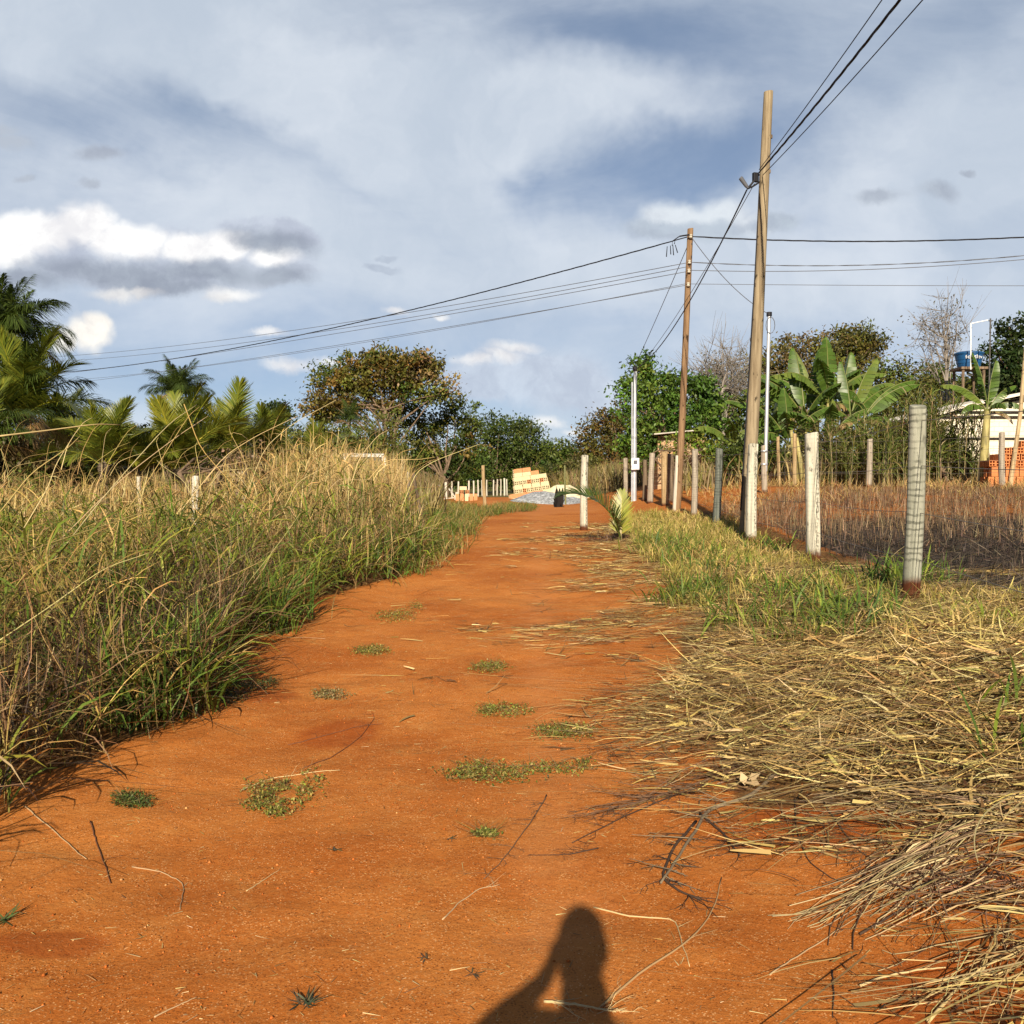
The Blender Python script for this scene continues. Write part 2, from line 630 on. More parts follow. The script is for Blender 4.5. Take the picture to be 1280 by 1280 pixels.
def m_ground():
    m, N, b = new_mat('red_dirt')
    g = N.n('ShaderNodeNewGeometry').outputs['Position']
    big = N.noise(g, .55, 5, .6)
    mid = N.noise(g, 3.5, 6, .65)
    fine = N.noise(g, 45.0, 5, .7)
    grain = N.noise(g, 220.0, 3, .7)
    c = N.mix(N.ss(big, .34, .66), (.43, .122, .019), (.595, .212, .044))
    c = N.mix(N.m('MULTIPLY', N.ss(mid, .5, .75), .6), c, (.60, .245, .058))
    c = N.mix(N.m('MULTIPLY', N.ss(mid, .5, .25), .5), c, (.40, .115, .018))
    c = N.mix(N.m('MULTIPLY', N.ss(fine, .52, .70), .6), c, (.62, .27, .085))
    c = N.mix(N.m('MULTIPLY', N.ss(fine, .46, .25), .6), c, (.30, .075, .015))
    vo = N.n('ShaderNodeTexVoronoi'); vo.inputs['Scale'].default_value = 60.0
    N.t.links.new(g, vo.inputs['Vector'])
    speck = N.m('MULTIPLY', N.ss(vo.outputs['Distance'], .16, .05), N.ss(N.noise(g, 13.0, 3), .52, .66))
    c = N.mix(N.m('MULTIPLY', speck, .6), c, (.66, .40, .18))
    c = N.mix(N.m('MULTIPLY', N.ss(grain, .47, .33), .55), c, (.22, .05, .010))
    c = N.mix(N.m('MULTIPLY', N.ss(grain, .56, .68), .35), c, (.66, .33, .12))
    for sc_v, lo_, hi_, cc_, amt in ((95.0, .34, .22, (.15, .042, .009), .8), (80.0, .30, .18, (.86, .50, .22), .7), (42.0, .20, .13, (.12, .033, .008), .8), (36.0, .13, .08, (.88, .60, .30), .8)):
        v2 = N.n('ShaderNodeTexVoronoi'); v2.inputs['Scale'].default_value = sc_v
        N.t.links.new(g, v2.inputs['Vector'])
        sp2 = N.m('MULTIPLY', N.ss(v2.outputs['Distance'], lo_, hi_), N.ss(N.noise(g, 7.0 + sc_v * .05, 5, .7), .42, .58))
        c = N.mix(N.m('MULTIPLY', sp2, amt), c, cc_)
    # compacted pale wheel tracks
    def msk(name, lo=.35, hi=.65, amp=.7):
        a = N.attr(name).outputs['Fac']
        return N.ss(N.m('ADD', a, N.m('MULTIPLY', N.m('SUBTRACT', N.noise(g, 2.3, 6, .7), .5), amp)), lo, hi)
    c = N.mix(N.m('MULTIPLY', msk('pale'), .5), c, (.58, .23, .075))
    c = N.mix(N.m('MULTIPLY', msk('damp'), .6), c, (.30, .062, .010))
    lit = N.mix(N.ss(N.noise(g, 14.0, 6, .75), .4, .6), (.06, .033, .013), (.20, .12, .045))  # dead litter, tones deepened to read as shaded gaps in grass and straw
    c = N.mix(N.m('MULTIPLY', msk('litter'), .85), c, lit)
    ash = N.mix(N.ss(N.noise(g, 7.0, 7, .75), .4, .62), (.018, .015, .014), (.11, .085, .065))
    c = N.mix(msk('burn', .4, .6, .5), c, ash)
    fieldc = N.mix(N.ss(N.noise(g, .8, 7, .7), .4, .6), (.07, .085, .022), (.23, .18, .07))
    c = N.mix(msk('field'), c, fieldc)
    N.t.links.new(c, b.inputs['Base Color'])
    b.inputs['Roughness'].default_value = .95
    b.inputs['Specular IOR Level'].default_value = .08
    b1 = N.n('ShaderNodeBump'); b1.inputs['Strength'].default_value = .5; b1.inputs['Distance'].default_value = .02
    hsum = N.m('ADD', N.m('MULTIPLY', N.noise(g, 9.0, 6, .7), 1.0), N.m('ADD', N.m('MULTIPLY', fine, .45), N.m('MULTIPLY', grain, .22)))
    N.t.links.new(hsum, b1.inputs['Height'])
    N.t.links.new(b1.outputs[0], b.inputs['Normal'])
    return m


M_GROUND = m_ground()

# ================================================================== ground sheet
def spaced(lo, hi, d0, d1, step, grow=1.09):
    mid = list(np.arange(d0, d1 + 1e-6, step))
    out = mid[:]; s = step; p = d1
    while p < hi:
        s *= grow; p += s; out.append(p)
    s = step; p = d0
    while p > lo:
        s *= grow; p -= s; out.insert(0, p)
    return np.array(out)


XL = [(-6, -2.4), (3.5, -2.35), (4.9, -2.4), (6.1, -2.0), (7.1, -2.0), (8.6, -2.35), (10.6, -2.4), (11.3, -2.0), (13.2, -1.3), (16.3, -1.35), (20, -1.95), (26, -2.6)]
def xl(y):
    a = np.array(XL)
    return np.interp(y, a[:, 0], a[:, 1])


def fence_x(y):
    return np.interp(y, [3, 8.4, 13.1, 16.8, 24, 38], [2.9, 3.3, 3.9, 4.05, 4.45, 4.4])


gx = spaced(-3500, 3500, -3.0, 5.0, .05)
gy = spaced(-1500, 6000, 1.8, 12.0, .05)
XX, YY = np.meshgrid(gx, gy)
ZZ = H(XX, YY)
nx, ny = len(gx), len(gy)
idx = np.arange(ny - 1)[:, None] * nx + np.arange(nx - 1)[None]
Qg = np.stack([idx, idx + 1, idx + nx + 1, idx + nx], -1).reshape(-1, 4)
gme = np_mesh('ground', np.stack([XX, YY, ZZ], -1), Qg, None, [M_GROUND], None, True)
fx = fence_x(YY)
burn = S(XX, fx + .3, fx + 1.1) * S(YY, 7.5, 9.5) * (1 - S(YY, 23.5, 27)) * .9
burn = burn * (1 - .55 * S(YY, 15, 21))
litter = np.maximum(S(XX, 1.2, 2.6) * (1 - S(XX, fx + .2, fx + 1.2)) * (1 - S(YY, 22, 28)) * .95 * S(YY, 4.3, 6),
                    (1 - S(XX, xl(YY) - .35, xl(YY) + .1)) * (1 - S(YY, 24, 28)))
litter = np.maximum(litter, .9 * S(XX, fx + .2, fx + 1.5) * (1 - S(YY, 6, 9)))
litter = np.maximum(litter, .62 * S(XX, 5, 9) * S(YY, 22, 26) * (1 - S(YY, 30, 40)))
gpx, gpy = proj(np.stack([XX, np.maximum(YY, 1.5), ZZ], -1))
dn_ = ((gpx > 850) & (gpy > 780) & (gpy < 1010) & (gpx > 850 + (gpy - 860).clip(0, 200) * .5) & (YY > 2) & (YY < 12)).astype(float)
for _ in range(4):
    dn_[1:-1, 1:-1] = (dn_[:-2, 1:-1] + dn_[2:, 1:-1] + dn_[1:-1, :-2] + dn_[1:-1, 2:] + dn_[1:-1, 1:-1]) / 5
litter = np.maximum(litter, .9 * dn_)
dist = np.hypot(XX, YY)
fieldm = np.maximum(S(YY, 62, 72), S(np.abs(XX + 2), 18, 26))
fieldm = np.maximum(fieldm, (1 - S(XX, -9, -5)) * S(YY, 20, 26))
fieldm = np.maximum(fieldm, S(YY, 52, 58) * S(XX, 3, 6))
fieldm = np.maximum(fieldm, .75 * G(XX, YY, -2.2, 23.5, 1.4, 5))
pale = np.exp(-((XX - .1 - .02 * YY) / .5) ** 2) * .5 + .8 * S(YY, 30, 36) * (1 - S(YY, 44, 50)) * G(XX, 0 * YY, .5, 0, 4, 1)
damp = np.zeros_like(XX)
for px, py, rx, ry in ((425, 918, .28, .35), (60, 1180, .25, .12), (330, 870, .3, .3), (1060, 1020, .5, .4), (1230, 1240, .4, .3)):
    q = gp(px, py); damp = np.maximum(damp, G(XX, YY, q.x, q.y, rx, ry))
for nm, arr in (('burn', burn), ('litter', litter), ('field', fieldm), ('pale', pale), ('damp', damp)):
    a = gme.attributes.new(nm, 'FLOAT', 'POINT')
    a.data.foreach_set('value', arr.astype(np.float32).ravel())
tag(link('ground', gme), kind='structure')

# ================================================================== colour helpers
def pal(n, cols, w=None, jit=.18):
    cols = np.asarray(cols, float)
    i = rng.choice(len(cols), n, p=None if w is None else np.asarray(w) / np.sum(w))
    return np.clip(cols[i] * (1 + rng.normal(0, jit, (n, 1))) * (1 + rng.normal(0, jit * .3, (n, 3))), .004, .95)


GREEN = (.092, .152, .021); LIME = (.185, .23, .03); OLIVE = (.17, .155, .038); STRAW = (.47, .335, .125)
TAN = (.34, .225, .085); BROWN = (.17, .095, .042); PALE = (.60, .47, .23); DEADG = (.13, .10, .055)

# ================================================================== trees
BRG = (.165, .112, .027); DKG = (.042, .068, .014); MDG = (.080, .115, .020); OLG = (.14, .14, .027); BRT = (.12, .21, .026)


def tree(name, label, cat, d, blobs, base, trunk_r=.16, leaf=.22, cols=(MDG,), w=None, n=7000, clump=.5, group=None, trunks=1,
         limbs=14, twiggy=0.0, bark=None, aspect=.5, shell=.45, twig_k=(.16, .13, .10)):
    """blobs: (px, py, rx, ry[, palette]) ellipses of the crown seen at distance d; base = pixel x of the foot"""
    s = d / F
    foot = gd(base, d)
    root = empty(name, foot)
    tag(root, label, cat, group)
    leaves = Soup()
    tips = []
    area = sum(b[2] * b[3] for b in blobs)
    for b in blobs:
        cpt = np.array(at(b[0], b[1], d + rng.uniform(-1, 1) * s * b[2] * .3)) - np.array(foot)
        rad = np.array([b[2] * s, b[2] * s * .8, b[3] * s])
        share = b[2] * b[3] / area
        nc = max(5, int(150 * share * (n / 7000) ** .5))
        dirs = rng.normal(size=(nc, 3)); dirs /= np.linalg.norm(dirs, axis=1, keepdims=True)
        rr = rng.uniform(shell, 1.0, nc) ** .6
        cc = cpt + dirs * rad * rr[:, None] * rng.uniform(.68, 1.25, (nc, 1))
        tips.extend(cc[:max(3, nc // 4)])
        per = max(6, int(n * share / nc))
        cs = clump * rng.uniform(.55, 1.35, nc)
        P = np.repeat(cc, per, 0) + rng.normal(size=(nc * per, 3)) * np.repeat(cs, per)[:, None] * np.array([.62, .62, .42])
        bc = b[4] if len(b) > 4 else cols
        K = np.repeat(pal(nc, bc, w if len(b) <= 4 else None, .2), per, 0) * (1 + rng.normal(0, .16, (nc * per, 1)))
        leaves.leaves(P, leaf * rng.uniform(.6, 1.35, len(P)), np.clip(K, .004, .9), up=.3, aspect=aspect)
    leaves.build('crown', M_LEAF, root)
    tb = Soup()
    tips = np.array(tips)
    cen = tips.mean(0)
    zmin = tips[:, 2].min()
    for t in range(trunks):
        off = np.array([rng.normal() * .35 * (trunks > 1), rng.normal() * .3 * (trunks > 1), 0])
        top = np.array([cen[0] * .6, cen[1] * .6, max(zmin + .2 * (cen[2] - zmin), .35 * cen[2])]) + off * 3
        mid = (off + top) * .5 + rng.normal(size=3) * .12 * np.array([1, 1, 0])
        base_p = off + np.array([0, 0, -.3])
        ts = np.linspace(0, 1, 7)[:, None]
        tr = (1 - ts) ** 2 * base_p + 2 * ts * (1 - ts) * mid + ts ** 2 * top
        tb.tube(tr, np.linspace(trunk_r * 1.15, trunk_r * .7, 7), 7)
        sel = tips[rng.choice(len(tips), min(limbs, len(tips)), False)]
        for q in sel:
            st = tr[rng.integers(3, 7)]
            m1 = st * .55 + q * .45 + np.array([0, 0, .10 * np.linalg.norm(q - st)]) + rng.normal(size=3) * .15
            tt = np.linspace(0, 1, 6)[:, None]
            pth = (1 - tt) ** 2 * st + 2 * tt * (1 - tt) * m1 + tt ** 2 * q
            pth[1:-1] += rng.normal(size=(4, 3)) * .06
            tb.tube(pth, np.linspace(trunk_r * .5, trunk_r * .10, 6), 5)
            for h in range(int(6 * twiggy)):
                a = pth[rng.integers(2, 6)]
                e = a + rng.normal(size=3) * clump * 1.3 + np.array([0, 0, .5 * clump])
                mm = (a + e) / 2 + rng.normal(size=3) * .1 * clump
                tb.tube(np.array([a, mm, e]), np.array([trunk_r * .16, trunk_r * .10, trunk_r * .05]), 4)
                for h2 in range(2):
                    e2 = e + rng.normal(size=3) * clump * .7 + np.array([0, 0, .2 * clump])
                    tb.tube(np.array([mm, (mm + e2) / 2 + rng.normal(size=3) * .08 * clump, e2]), np.array([trunk_r * .09, trunk_r * .07, trunk_r * .035]), 3, cap=False)
    link('trunk', tb.mesh('trunk', bark or M_BARK, True), root)
    return root


M_BARKG = m_plain('grey_bark', (.24, .21, .18), .9, var=.35, scale=9, bump=.5, stretch=(1, 1, .3), spec=.1)
brn = (BRG, (.19, .12, .03), OLG, (.13, .105, .028), OLG); brn2 = ((.26, .18, .07), (.21, .15, .07), OLG); dk = (DKG, MDG, (.06, .09, .018), (.09, .11, .024)); mix1 = (MDG, OLG, DKG, (.10, .12, .025))

tree('broad_tree', 'tall broad tree with rusty brown see-through crown, highest on the left horizon', 'tree', 72,
     [(415, 500, 32, 24, (OLG, BRG)), (400, 512, 20, 16, (BRG, OLG)), (412, 470, 26, 16, (MDG, OLG)), (440, 478, 30, 20, brn), (455, 452, 34, 13, (MDG, OLG, BRG)), (480, 460, 36, 20, brn), (468, 482, 26, 14, brn),
      (505, 455, 32, 16, brn), (515, 470, 30, 16, brn2), (530, 452, 24, 10, brn2), (545, 462, 14, 14, brn2), (553, 480, 12, 14, brn2), (555, 490, 9, 9, (MDG, OLG)), (478, 505, 22, 10, brn), (440, 512, 36, 12, (OLG, BRG)), (520, 490, 26, 14, (OLG, MDG, BRG)), (500, 478, 20, 12, brn)],
     478, .15, .28, n=19000, clump=.62, trunks=2, limbs=18, twiggy=.15)
tree('shade_tree', 'dense dark green rounded tree with mottled olive top, hanging low over the thin white stakes', 'tree', 76,
     [(505, 520, 26, 18, (OLG, MDG)), (540, 512, 28, 16, (OLG, MDG)), (575, 515, 22, 18, mix1), (590, 535, 14, 16, dk), (520, 550, 30, 26, mix1), (555, 555, 40, 36, (MDG, DKG, OLG)), (588, 570, 24, 30, (DKG, MDG, BRG)), (545, 585, 45, 18, dk), (510, 580, 24, 22, dk), (570, 595, 36, 12, dk)],
     560, .2, .26, n=15000, clump=.6, trunks=2, shell=.6)
for i, (lab, base, bl) in enumerate((
        ('level-topped dark green tree just right of the big rounded tree', 620, [(615, 540, 26, 22), (632, 546, 26, 26), (610, 575, 26, 26), (640, 585, 28, 22), (620, 600, 30, 14)]),
        ('dark green tree with spiky upright shoots behind the stacked bricks', 655, [(655, 548, 22, 22), (668, 538, 9, 14), (650, 534, 9, 14), (648, 575, 26, 28), (675, 575, 22, 25), (662, 598, 30, 14)]),
        ('low dark green tree at the right end of the far tree row', 700, [(695, 562, 16, 18), (712, 568, 14, 14), (690, 585, 26, 20), (718, 582, 18, 16), (700, 600, 30, 12)]))):
    tree('leafy_tree', lab, 'tree', 92 + 3 * i, bl, base, .2, .3, dk, n=7500, clump=.8, shell=.55)
tree('leafy_tree', 'small dense dark green tree poking up behind the yellow palms on the left', 'tree', 95,
     [(345, 512, 16, 12), (352, 520, 12, 14), (338, 522, 12, 14), (345, 540, 16, 18)], 345, .2, .3, (DKG, (.04, .065, .02)), n=4000, clump=.6)
tree('leafy_tree', 'round tree with reddish brown leaves at the right edge of the sky gap', 'tree', 74,
     [(745, 545, 22, 24), (765, 530, 26, 22), (735, 565, 18, 22), (785, 545, 26, 34), (760, 575, 34, 18), (810, 560, 30, 34)], 765, .22, .26, ((.15, .085, .022), (.12, .085, .025), OLG, (.085, .08, .02)), n=10000, clump=.65, shell=.6)
tree('feathery_tree', 'bright fresh green feathery tree standing behind the rust-brown utility pole', 'tree', 44,
     [(808, 462, 16, 16), (800, 480, 22, 16), (788, 508, 18, 14), (820, 490, 28, 24), (850, 480, 24, 18), (875, 500, 26, 22), (835, 520, 40, 28), (805, 540, 28, 26), (862, 535, 34, 24), (820, 565, 34, 20), (790, 560, 20, 16), (880, 480, 14, 14), (845, 555, 26, 14), (890, 520, 18, 22), (862, 556, 14, 8), (806, 450, 12, 10), (780, 490, 12, 10)],
     830, .13, .19, (BRT, (.065, .13, .018), (.11, .18, .03), (.05, .10, .015)), n=17000, clump=.42, limbs=22, shell=.35, trunks=2)
tree('bare_tree', 'grey half-bare tree of thin crooked twigs behind the wooden pole', 'tree', 58,
     [(905, 450, 30, 18), (890, 470, 26, 20), (930, 460, 22, 22), (915, 480, 30, 20)], 905, .13, .13, ((.16, .13, .07), (.10, .11, .04)), n=1500, clump=.6, limbs=26, twiggy=2.2, bark=M_BARKG, trunks=2)
tree('bare_tree', 'leafless looking tree with a few dark leaf tufts, beside the blue water tank', 'tree', 52,
     [(1165, 395, 26, 16), (1190, 385, 18, 12), (1150, 415, 20, 10), (1200, 410, 16, 14), (1172, 425, 22, 14)], 1188, .10, .14, ((.10, .09, .05), (.13, .11, .07)), n=420, clump=.45, limbs=18, twiggy=2.0, bark=M_BARKG)
tree('umbrella_tree', 'flat-topped umbrella shaped tree with olive brown crown, highest above the bananas', 'tree', 80,
     [(1068, 420, 32, 12), (1045, 430, 30, 14), (1085, 432, 18, 12), (1060, 440, 34, 12), (1075, 455, 24, 14)], 1060, .25, .28, (OLG, (.12, .095, .025), (.07, .075, .02)), n=6500, clump=.7, limbs=20)
tree('umbrella_tree', 'broad olive brown tree crown between the steel pole and the umbrella shaped tree', 'tree', 76,
     [(1000, 435, 30, 16), (975, 450, 28, 20), (1025, 440, 26, 18), (990, 475, 40, 26), (1030, 470, 30, 24), (950, 470, 18, 20)], 1000, .25, .28, ((.13, .10, .035), OLG, (.16, .12, .05)), n=8000, clump=.7)
for lab, bx, bl, dd in (('low olive green tree behind the longest banana leaf', 1120, [(1115, 465, 26, 16), (1105, 490, 34, 26), (1140, 480, 26, 20), (1125, 520, 40, 30)], 66),
                        ('low dull green tree under the blue water tank', 1190, [(1165, 470, 26, 16), (1190, 478, 26, 16), (1175, 500, 40, 30), (1210, 500, 26, 26)], 68),
                        ('bushy yellowish tree between water tank and the darkest tree', 1245, [(1235, 470, 22, 16), (1258, 480, 24, 20), (1245, 510, 36, 26)], 60)):
    tree('leafy_tree', lab, 'tree', dd, bl, bx, .18, .25, (OLG, MDG, (.11, .10, .03)), n=6000, clump=.6)
tree('evergreen_tree', 'very dark green dense tree at the right edge, rising above the white house', 'tree', 56,
     [(1262, 415, 22, 14), (1255, 440, 26, 16), (1285, 410, 30, 18), (1290, 445, 34, 26), (1262, 465, 30, 20), (1300, 480, 46, 30), (1265, 495, 32, 22)], 1290, .24, .24, (DKG, (.022, .042, .012), (.04, .06, .015)), n=11000, clump=.5, shell=.5)

# yellow green bushes and dark shrubs
LIMEL = (.20, .22, .035)
def shrub(lab, px, d, bl, cols, n=3500, leaf=.14, clump=.3, cat='shrub', group=None):
    return tree('shrub', lab, cat, d, bl, px, .05, leaf, cols, n=n, clump=clump, trunks=3, limbs=8, group=group, shell=.3)

shrub('yellow green leafy bush at the foot of the rusty brown tree', 475, 55, [(470, 530, 24, 16), (495, 528, 18, 14), (450, 548, 30, 18), (485, 555, 34, 22)], ((.14, .16, .03), (.10, .13, .025), OLG))
shrub('tangled dry brown bush rising out of the tall grass in front of the palms', 285, 19, [(275, 585, 20, 14), (300, 580, 24, 20), (320, 590, 24, 14)], ((.20, .14, .08), (.13, .09, .05)), n=900, leaf=.08, clump=.25)
shrub('dark green bush low between the leaning banana leaves and the steel pole', 940, 36, [(935, 560, 20, 18), (915, 575, 20, 18), (960, 570, 18, 20)], (DKG, MDG))
shrub('dark thorny brown bush under the banana clump', 1020, 35, [(1010, 545, 26, 22), (1035, 560, 26, 22), (1000, 570, 26, 16), (1050, 540, 22, 18)], ((.09, .075, .03), (.06, .055, .02), OLG), n=2600, leaf=.11)
shrub('leafy green bush behind the wire fence near the striped post', 1100, 34, [(1080, 545, 22, 22), (1105, 560, 24, 20), (1060, 575, 22, 14), (1125, 570, 22, 18)], (OLG, (.14, .14, .05), (.10, .11, .05)), n=2400)
shrub('green vine covered bush at the foot of the single banana plant', 1190, 33, [(1175, 560, 22, 18), (1200, 575, 22, 14), (1160, 580, 20, 12)], (MDG, OLG, (.12, .12, .05)), n=3000, leaf=.12)
shrub('yellow green leafy sprays hanging in front of the brick hut wall', 866, 41, [(850, 552, 14, 9), (872, 550, 14, 8), (886, 560, 12, 14), (846, 570, 8, 8)], (LIMEL, (.16, .20, .03), BRT), n=1500, leaf=.15, clump=.28)
shrub('low dull olive bush behind the sand heap and thin stake', 690, 66, [(690, 590, 24, 14), (720, 588, 24, 16), (745, 585, 22, 14), (705, 600, 30, 8)], (OLG, (.13, .12, .045), (.08, .085, .025)), n=4000, leaf=.16)


SCR = 'scrub bushes behind the palms'
for lab, px, d, bl, cols in (
        ('dark scrub bush at the left edge behind the thin trunked palm', 5, 48, [(-10, 560, 40, 34), (30, 575, 34, 28)], (DKG, MDG, OLG)),
        ('olive scrub bush behind the short palm with the upright fan', 95, 50, [(75, 560, 30, 28), (110, 565, 30, 26)], (MDG, OLG, DKG)),
        ('brownish scrub bush between the upright fan palm and the arching palm', 165, 52, [(150, 560, 26, 22), (180, 552, 26, 24), (165, 580, 40, 16)], (OLG, (.11, .085, .03), MDG)),
        ('dark scrub bush right behind the largest yellow green palm', 240, 50, [(225, 560, 34, 26), (265, 555, 34, 28)], (DKG, MDG)),
        ('dense scrub bush below the small round dark tree', 325, 56, [(305, 555, 30, 26), (345, 550, 34, 28), (330, 575, 44, 18)], (MDG, DKG, OLG)),
        ('yellowish scrub bush left of the rusty brown tree trunk', 395, 54, [(380, 556, 30, 20), (412, 548, 30, 22), (395, 575, 44, 16)], (OLG, MDG, (.12, .13, .03))),
        ('dim scrub bush directly behind the white van', 450, 60, [(435, 560, 30, 22), (470, 562, 30, 22)], (OLG, MDG))):
    shrub(lab, px, d, bl, cols, n=5200, leaf=.2, clump=.4, group=SCR)
shrub('dry brownish undergrowth between the palm trunks at the left edge', 30, 25, [(0, 590, 40, 16), (55, 588, 36, 18), (20, 572, 22, 14)], ((.16, .12, .05), OLG, (.10, .075, .035), MDG), n=3600, leaf=.16, clump=.28, group=SCR)
shrub('dark leafy undergrowth left of the upright fan palm', 100, 27, [(95, 588, 26, 16), (120, 592, 24, 12)], (DKG, OLG, (.12, .09, .04)), n=2200, leaf=.16, clump=.28, group=SCR)
tree('leafy_tree', 'leafy green tree filling the gap between the wooden pole and the banana clump', 'tree', 58, [(925, 505, 26, 22), (955, 500, 24, 20), (900, 530, 30, 26), (940, 535, 36, 26), (975, 520, 24, 24)], 935, .15, .22, (MDG, OLG, (.07, .11, .02)), n=8000, clump=.5)
# far woods along the whole horizon
fw = Soup()
aa = np.linspace(-2.6, 2.6, 900)
for row, dist_ in enumerate((150, 190, 240)):
    for a in aa:
        if rng.random() < .35: continue
        hh_ = dist_ * (.018 + .022 * vnoise(a * 9 + row * 7, row + .5, 3)) + 1.2
        P = np.array([dist_ * math.sin(a), dist_ * math.cos(a), .5]) + rng.normal(size=(34, 3)) * np.array([1.6, 1.6, 0]) + np.stack([np.zeros(34), np.zeros(34), rng.uniform(0, 1, 34) ** .7 * hh_], -1)
        fw.leaves(P, rng.uniform(1.0, 2.2, 34), pal(1, (MDG, OLG, DKG, (.09, .075, .03)), None, .15)[0], aspect=.7)
tag(fw.build('far_woods', M_LEAF), kind='stuff')

# ================================================================== palms
def frond_mesh(name, L, tilt, bend, pairs, leaf, cols, droop, vee, wid=.035, fluffy=0.0):
    """a feather leaf that starts at the origin and grows over +X"""
    s_ = Soup()
    n = 14
    s = np.linspace(0, 1, n)
    th = tilt + bend * s ** 1.4
    P = np.zeros((n, 3))
    for i in range(1, n):
        P[i] = P[i - 1] + L / (n - 1) * np.array([math.sin(th[i]), 0, math.cos(th[i])])
    kc = np.array(cols[0]) * 1.25
    s_.tube(P, np.linspace(.028, .006, n) * (L / 2.4), 5, (kc[0] * 1.6, kc[1] * 1.35, kc[2]))
    t = np.linspace(.16, .985, pairs)
    for sd in (-1, 1):
        q = np.stack([np.interp(t, s, P[:, i]) for i in range(3)], -1)
        thq = np.interp(t, s, th)
        T = np.stack([np.sin(thq), 0 * t, np.cos(thq)], -1)
        N_ = np.stack([-np.cos(thq), 0 * t, np.sin(thq)], -1)
        ang = np.interp(t, [0, .6, 1], [1.15, .8, .25])
        v = vee + rng.normal(0, .10 + fluffy, pairs)
        D = T * np.cos(ang)[:, None] + (np.array([0, sd, 0])[None] * np.cos(v)[:, None] + N_ * np.sin(v)[:, None]) * np.sin(ang)[:, None]
        ll = leaf * L * np.interp(t, [0, .2, .5, .85, 1], [.5, .9, 1, .7, .35]) * rng.uniform(.85, 1.1, pairs)
        K = pal(pairs, cols, None, .14)
        m = q + D * (ll * .5)[:, None]
        e = q + D * ll[:, None]; e[:, 2] -= droop * ll
        m[:, 2] -= droop * .22 * ll
        wv = np.cross(D, N_); wv /= np.linalg.norm(wv, axis=1, keepdims=True)
        wv = wv * wid * (L / 2.4) * .5
        V = np.stack([q - wv * .5, q + wv * .5, m + wv, m - wv, e + wv * .15, e - wv * .15], 1)
        i = np.arange(pairs)[:, None] * 6
        s_.add(V, np.concatenate([i + np.array([0, 1, 2, 3])[None], i + np.array([3, 2, 4, 5])[None]]), None, np.repeat(K, 6, 0))
    return s_.mesh(name, M_PALM)


COC = ((.155, .185, .024), (.21, .225, .028), (.11, .145, .02)); QUE = ((.062, .098, .018), (.085, .12, .026), (.045, .07, .014)); YEL = ((.28, .275, .035), (.23, .24, .03))
DRYF = ((.30, .20, .09), (.22, .14, .06))
FR = {}
for kind, cols, dr, ve, le, fl in (('coconut', COC, .18, .35, .34, .05), ('queen', QUE, .55, .3, .34, .45), ('yellow', YEL, .15, .3, .33, .05), ('dry', DRYF, .6, .1, .28, .3)):
    for v, (ti, be) in enumerate(((.12, .55), (.45, 1.1), (.85, 1.25), (1.35, 1.1))):
        FR[kind, v] = frond_mesh('frond', 2.4, ti, be, 86 if kind != 'queen' else 96, le, cols, dr, ve, .030, fl)
M_PTRUNK = m_plain('palm_trunk', (.17, .13, .09), .9, var=.4, scale=14, bump=.8, stretch=(.6, .6, 2.2), spec=.1)


def palm(lab, px, d, crown_py, spread, kinds, trunk_r=.12, nf=18, name='palm_tree', up=.0, base_z=None, group='palms behind the tall grass'):
    g = gd(px, d)
    ctr = at(px, crown_py, d)
    root = empty(name, g, 0)
    tag(root, lab, 'palm', group)
    h = max(ctr.z - g.z, .25)
    sc_ = spread * d / F / 2.2
    tb = MB()
    prof = [(trunk_r * 1.5, -.25), (trunk_r * 1.15, .12 * h)]
    for i in range(10):
        prof.append((trunk_r * (1.05 - .03 * i) * (1 + .06 * (i % 2)), h * (.15 + .083 * i)))
    prof.append((trunk_r * 1.1, h)); prof.append((trunk_r * .4, h + .3 * sc_))
    tb.lathe(prof, 10)
    tb.build('trunk', M_PTRUNK, root, smooth=True)
    for i in range(nf):
        a = i * 2.39996 + rng.uniform(-.25, .25)
        fr = (i + .5) / nf
        v = 0 if fr < .28 - up * .1 + up * .25 else 1 if fr < .6 + up * .15 else 2 if fr < .88 + .1 * up else 3
        kd = kinds[rng.integers(len(kinds))]
        if v == 3 and rng.random() < .5 and h > 1: kd = 'dry'
        o = link('frond', FR[kd, v], root, (0, 0, h))
        q = sc_ * rng.uniform(.85, 1.12)
        o.scale = (q, q, q)
        o.rotation_euler = (rng.uniform(-.25, .25), rng.uniform(-.12, .12), a)
    return root


palm('tall dark green palm with bushy plume fronds at the left edge, highest of the palms', 10, 42, 425, 74, ('queen',), .16, 46)
palm('palm with a thin pale trunk and wide dark green fronds under the tall plume palm', 26, 27, 528, 104, ('queen', 'coconut', 'queen'), .07, 34)
palm('bushy palm tucked between the thin trunked palm and the upright yellow fronds', 76, 33, 555, 62, ('queen', 'coconut'), .12, 18)
palm('short stemless palm with upright fan of yellow green fronds between dark palm and tall plume', 130, 24, 584, 80, ('coconut',), .14, 20, up=.8)
palm('dark plume palm with a single upright spear leaf above the yellow green fronds', 225, 62, 497, 46, ('queen',), .14, 30)
palm('large yellow green palm with broad arching fronds left of the tangled dry bush', 222, 26, 590, 92, ('coconut', 'yellow', 'coconut'), .15, 26, up=.35)
palm('yellow green palm whose tall fronds rise behind the tangled dry bush', 287, 29, 576, 84, ('coconut', 'yellow', 'coconut'), .15, 22, up=.7)
palm('low yellow green palm half in the hay, just left of the largest one', 172, 25, 592, 58, ('coconut', 'coconut', 'yellow'), .12, 16, up=.2)
palm('palm with loose green fronds right of the tangled dry bush', 330, 31, 578, 66, ('coconut',), .12, 18, up=.4)
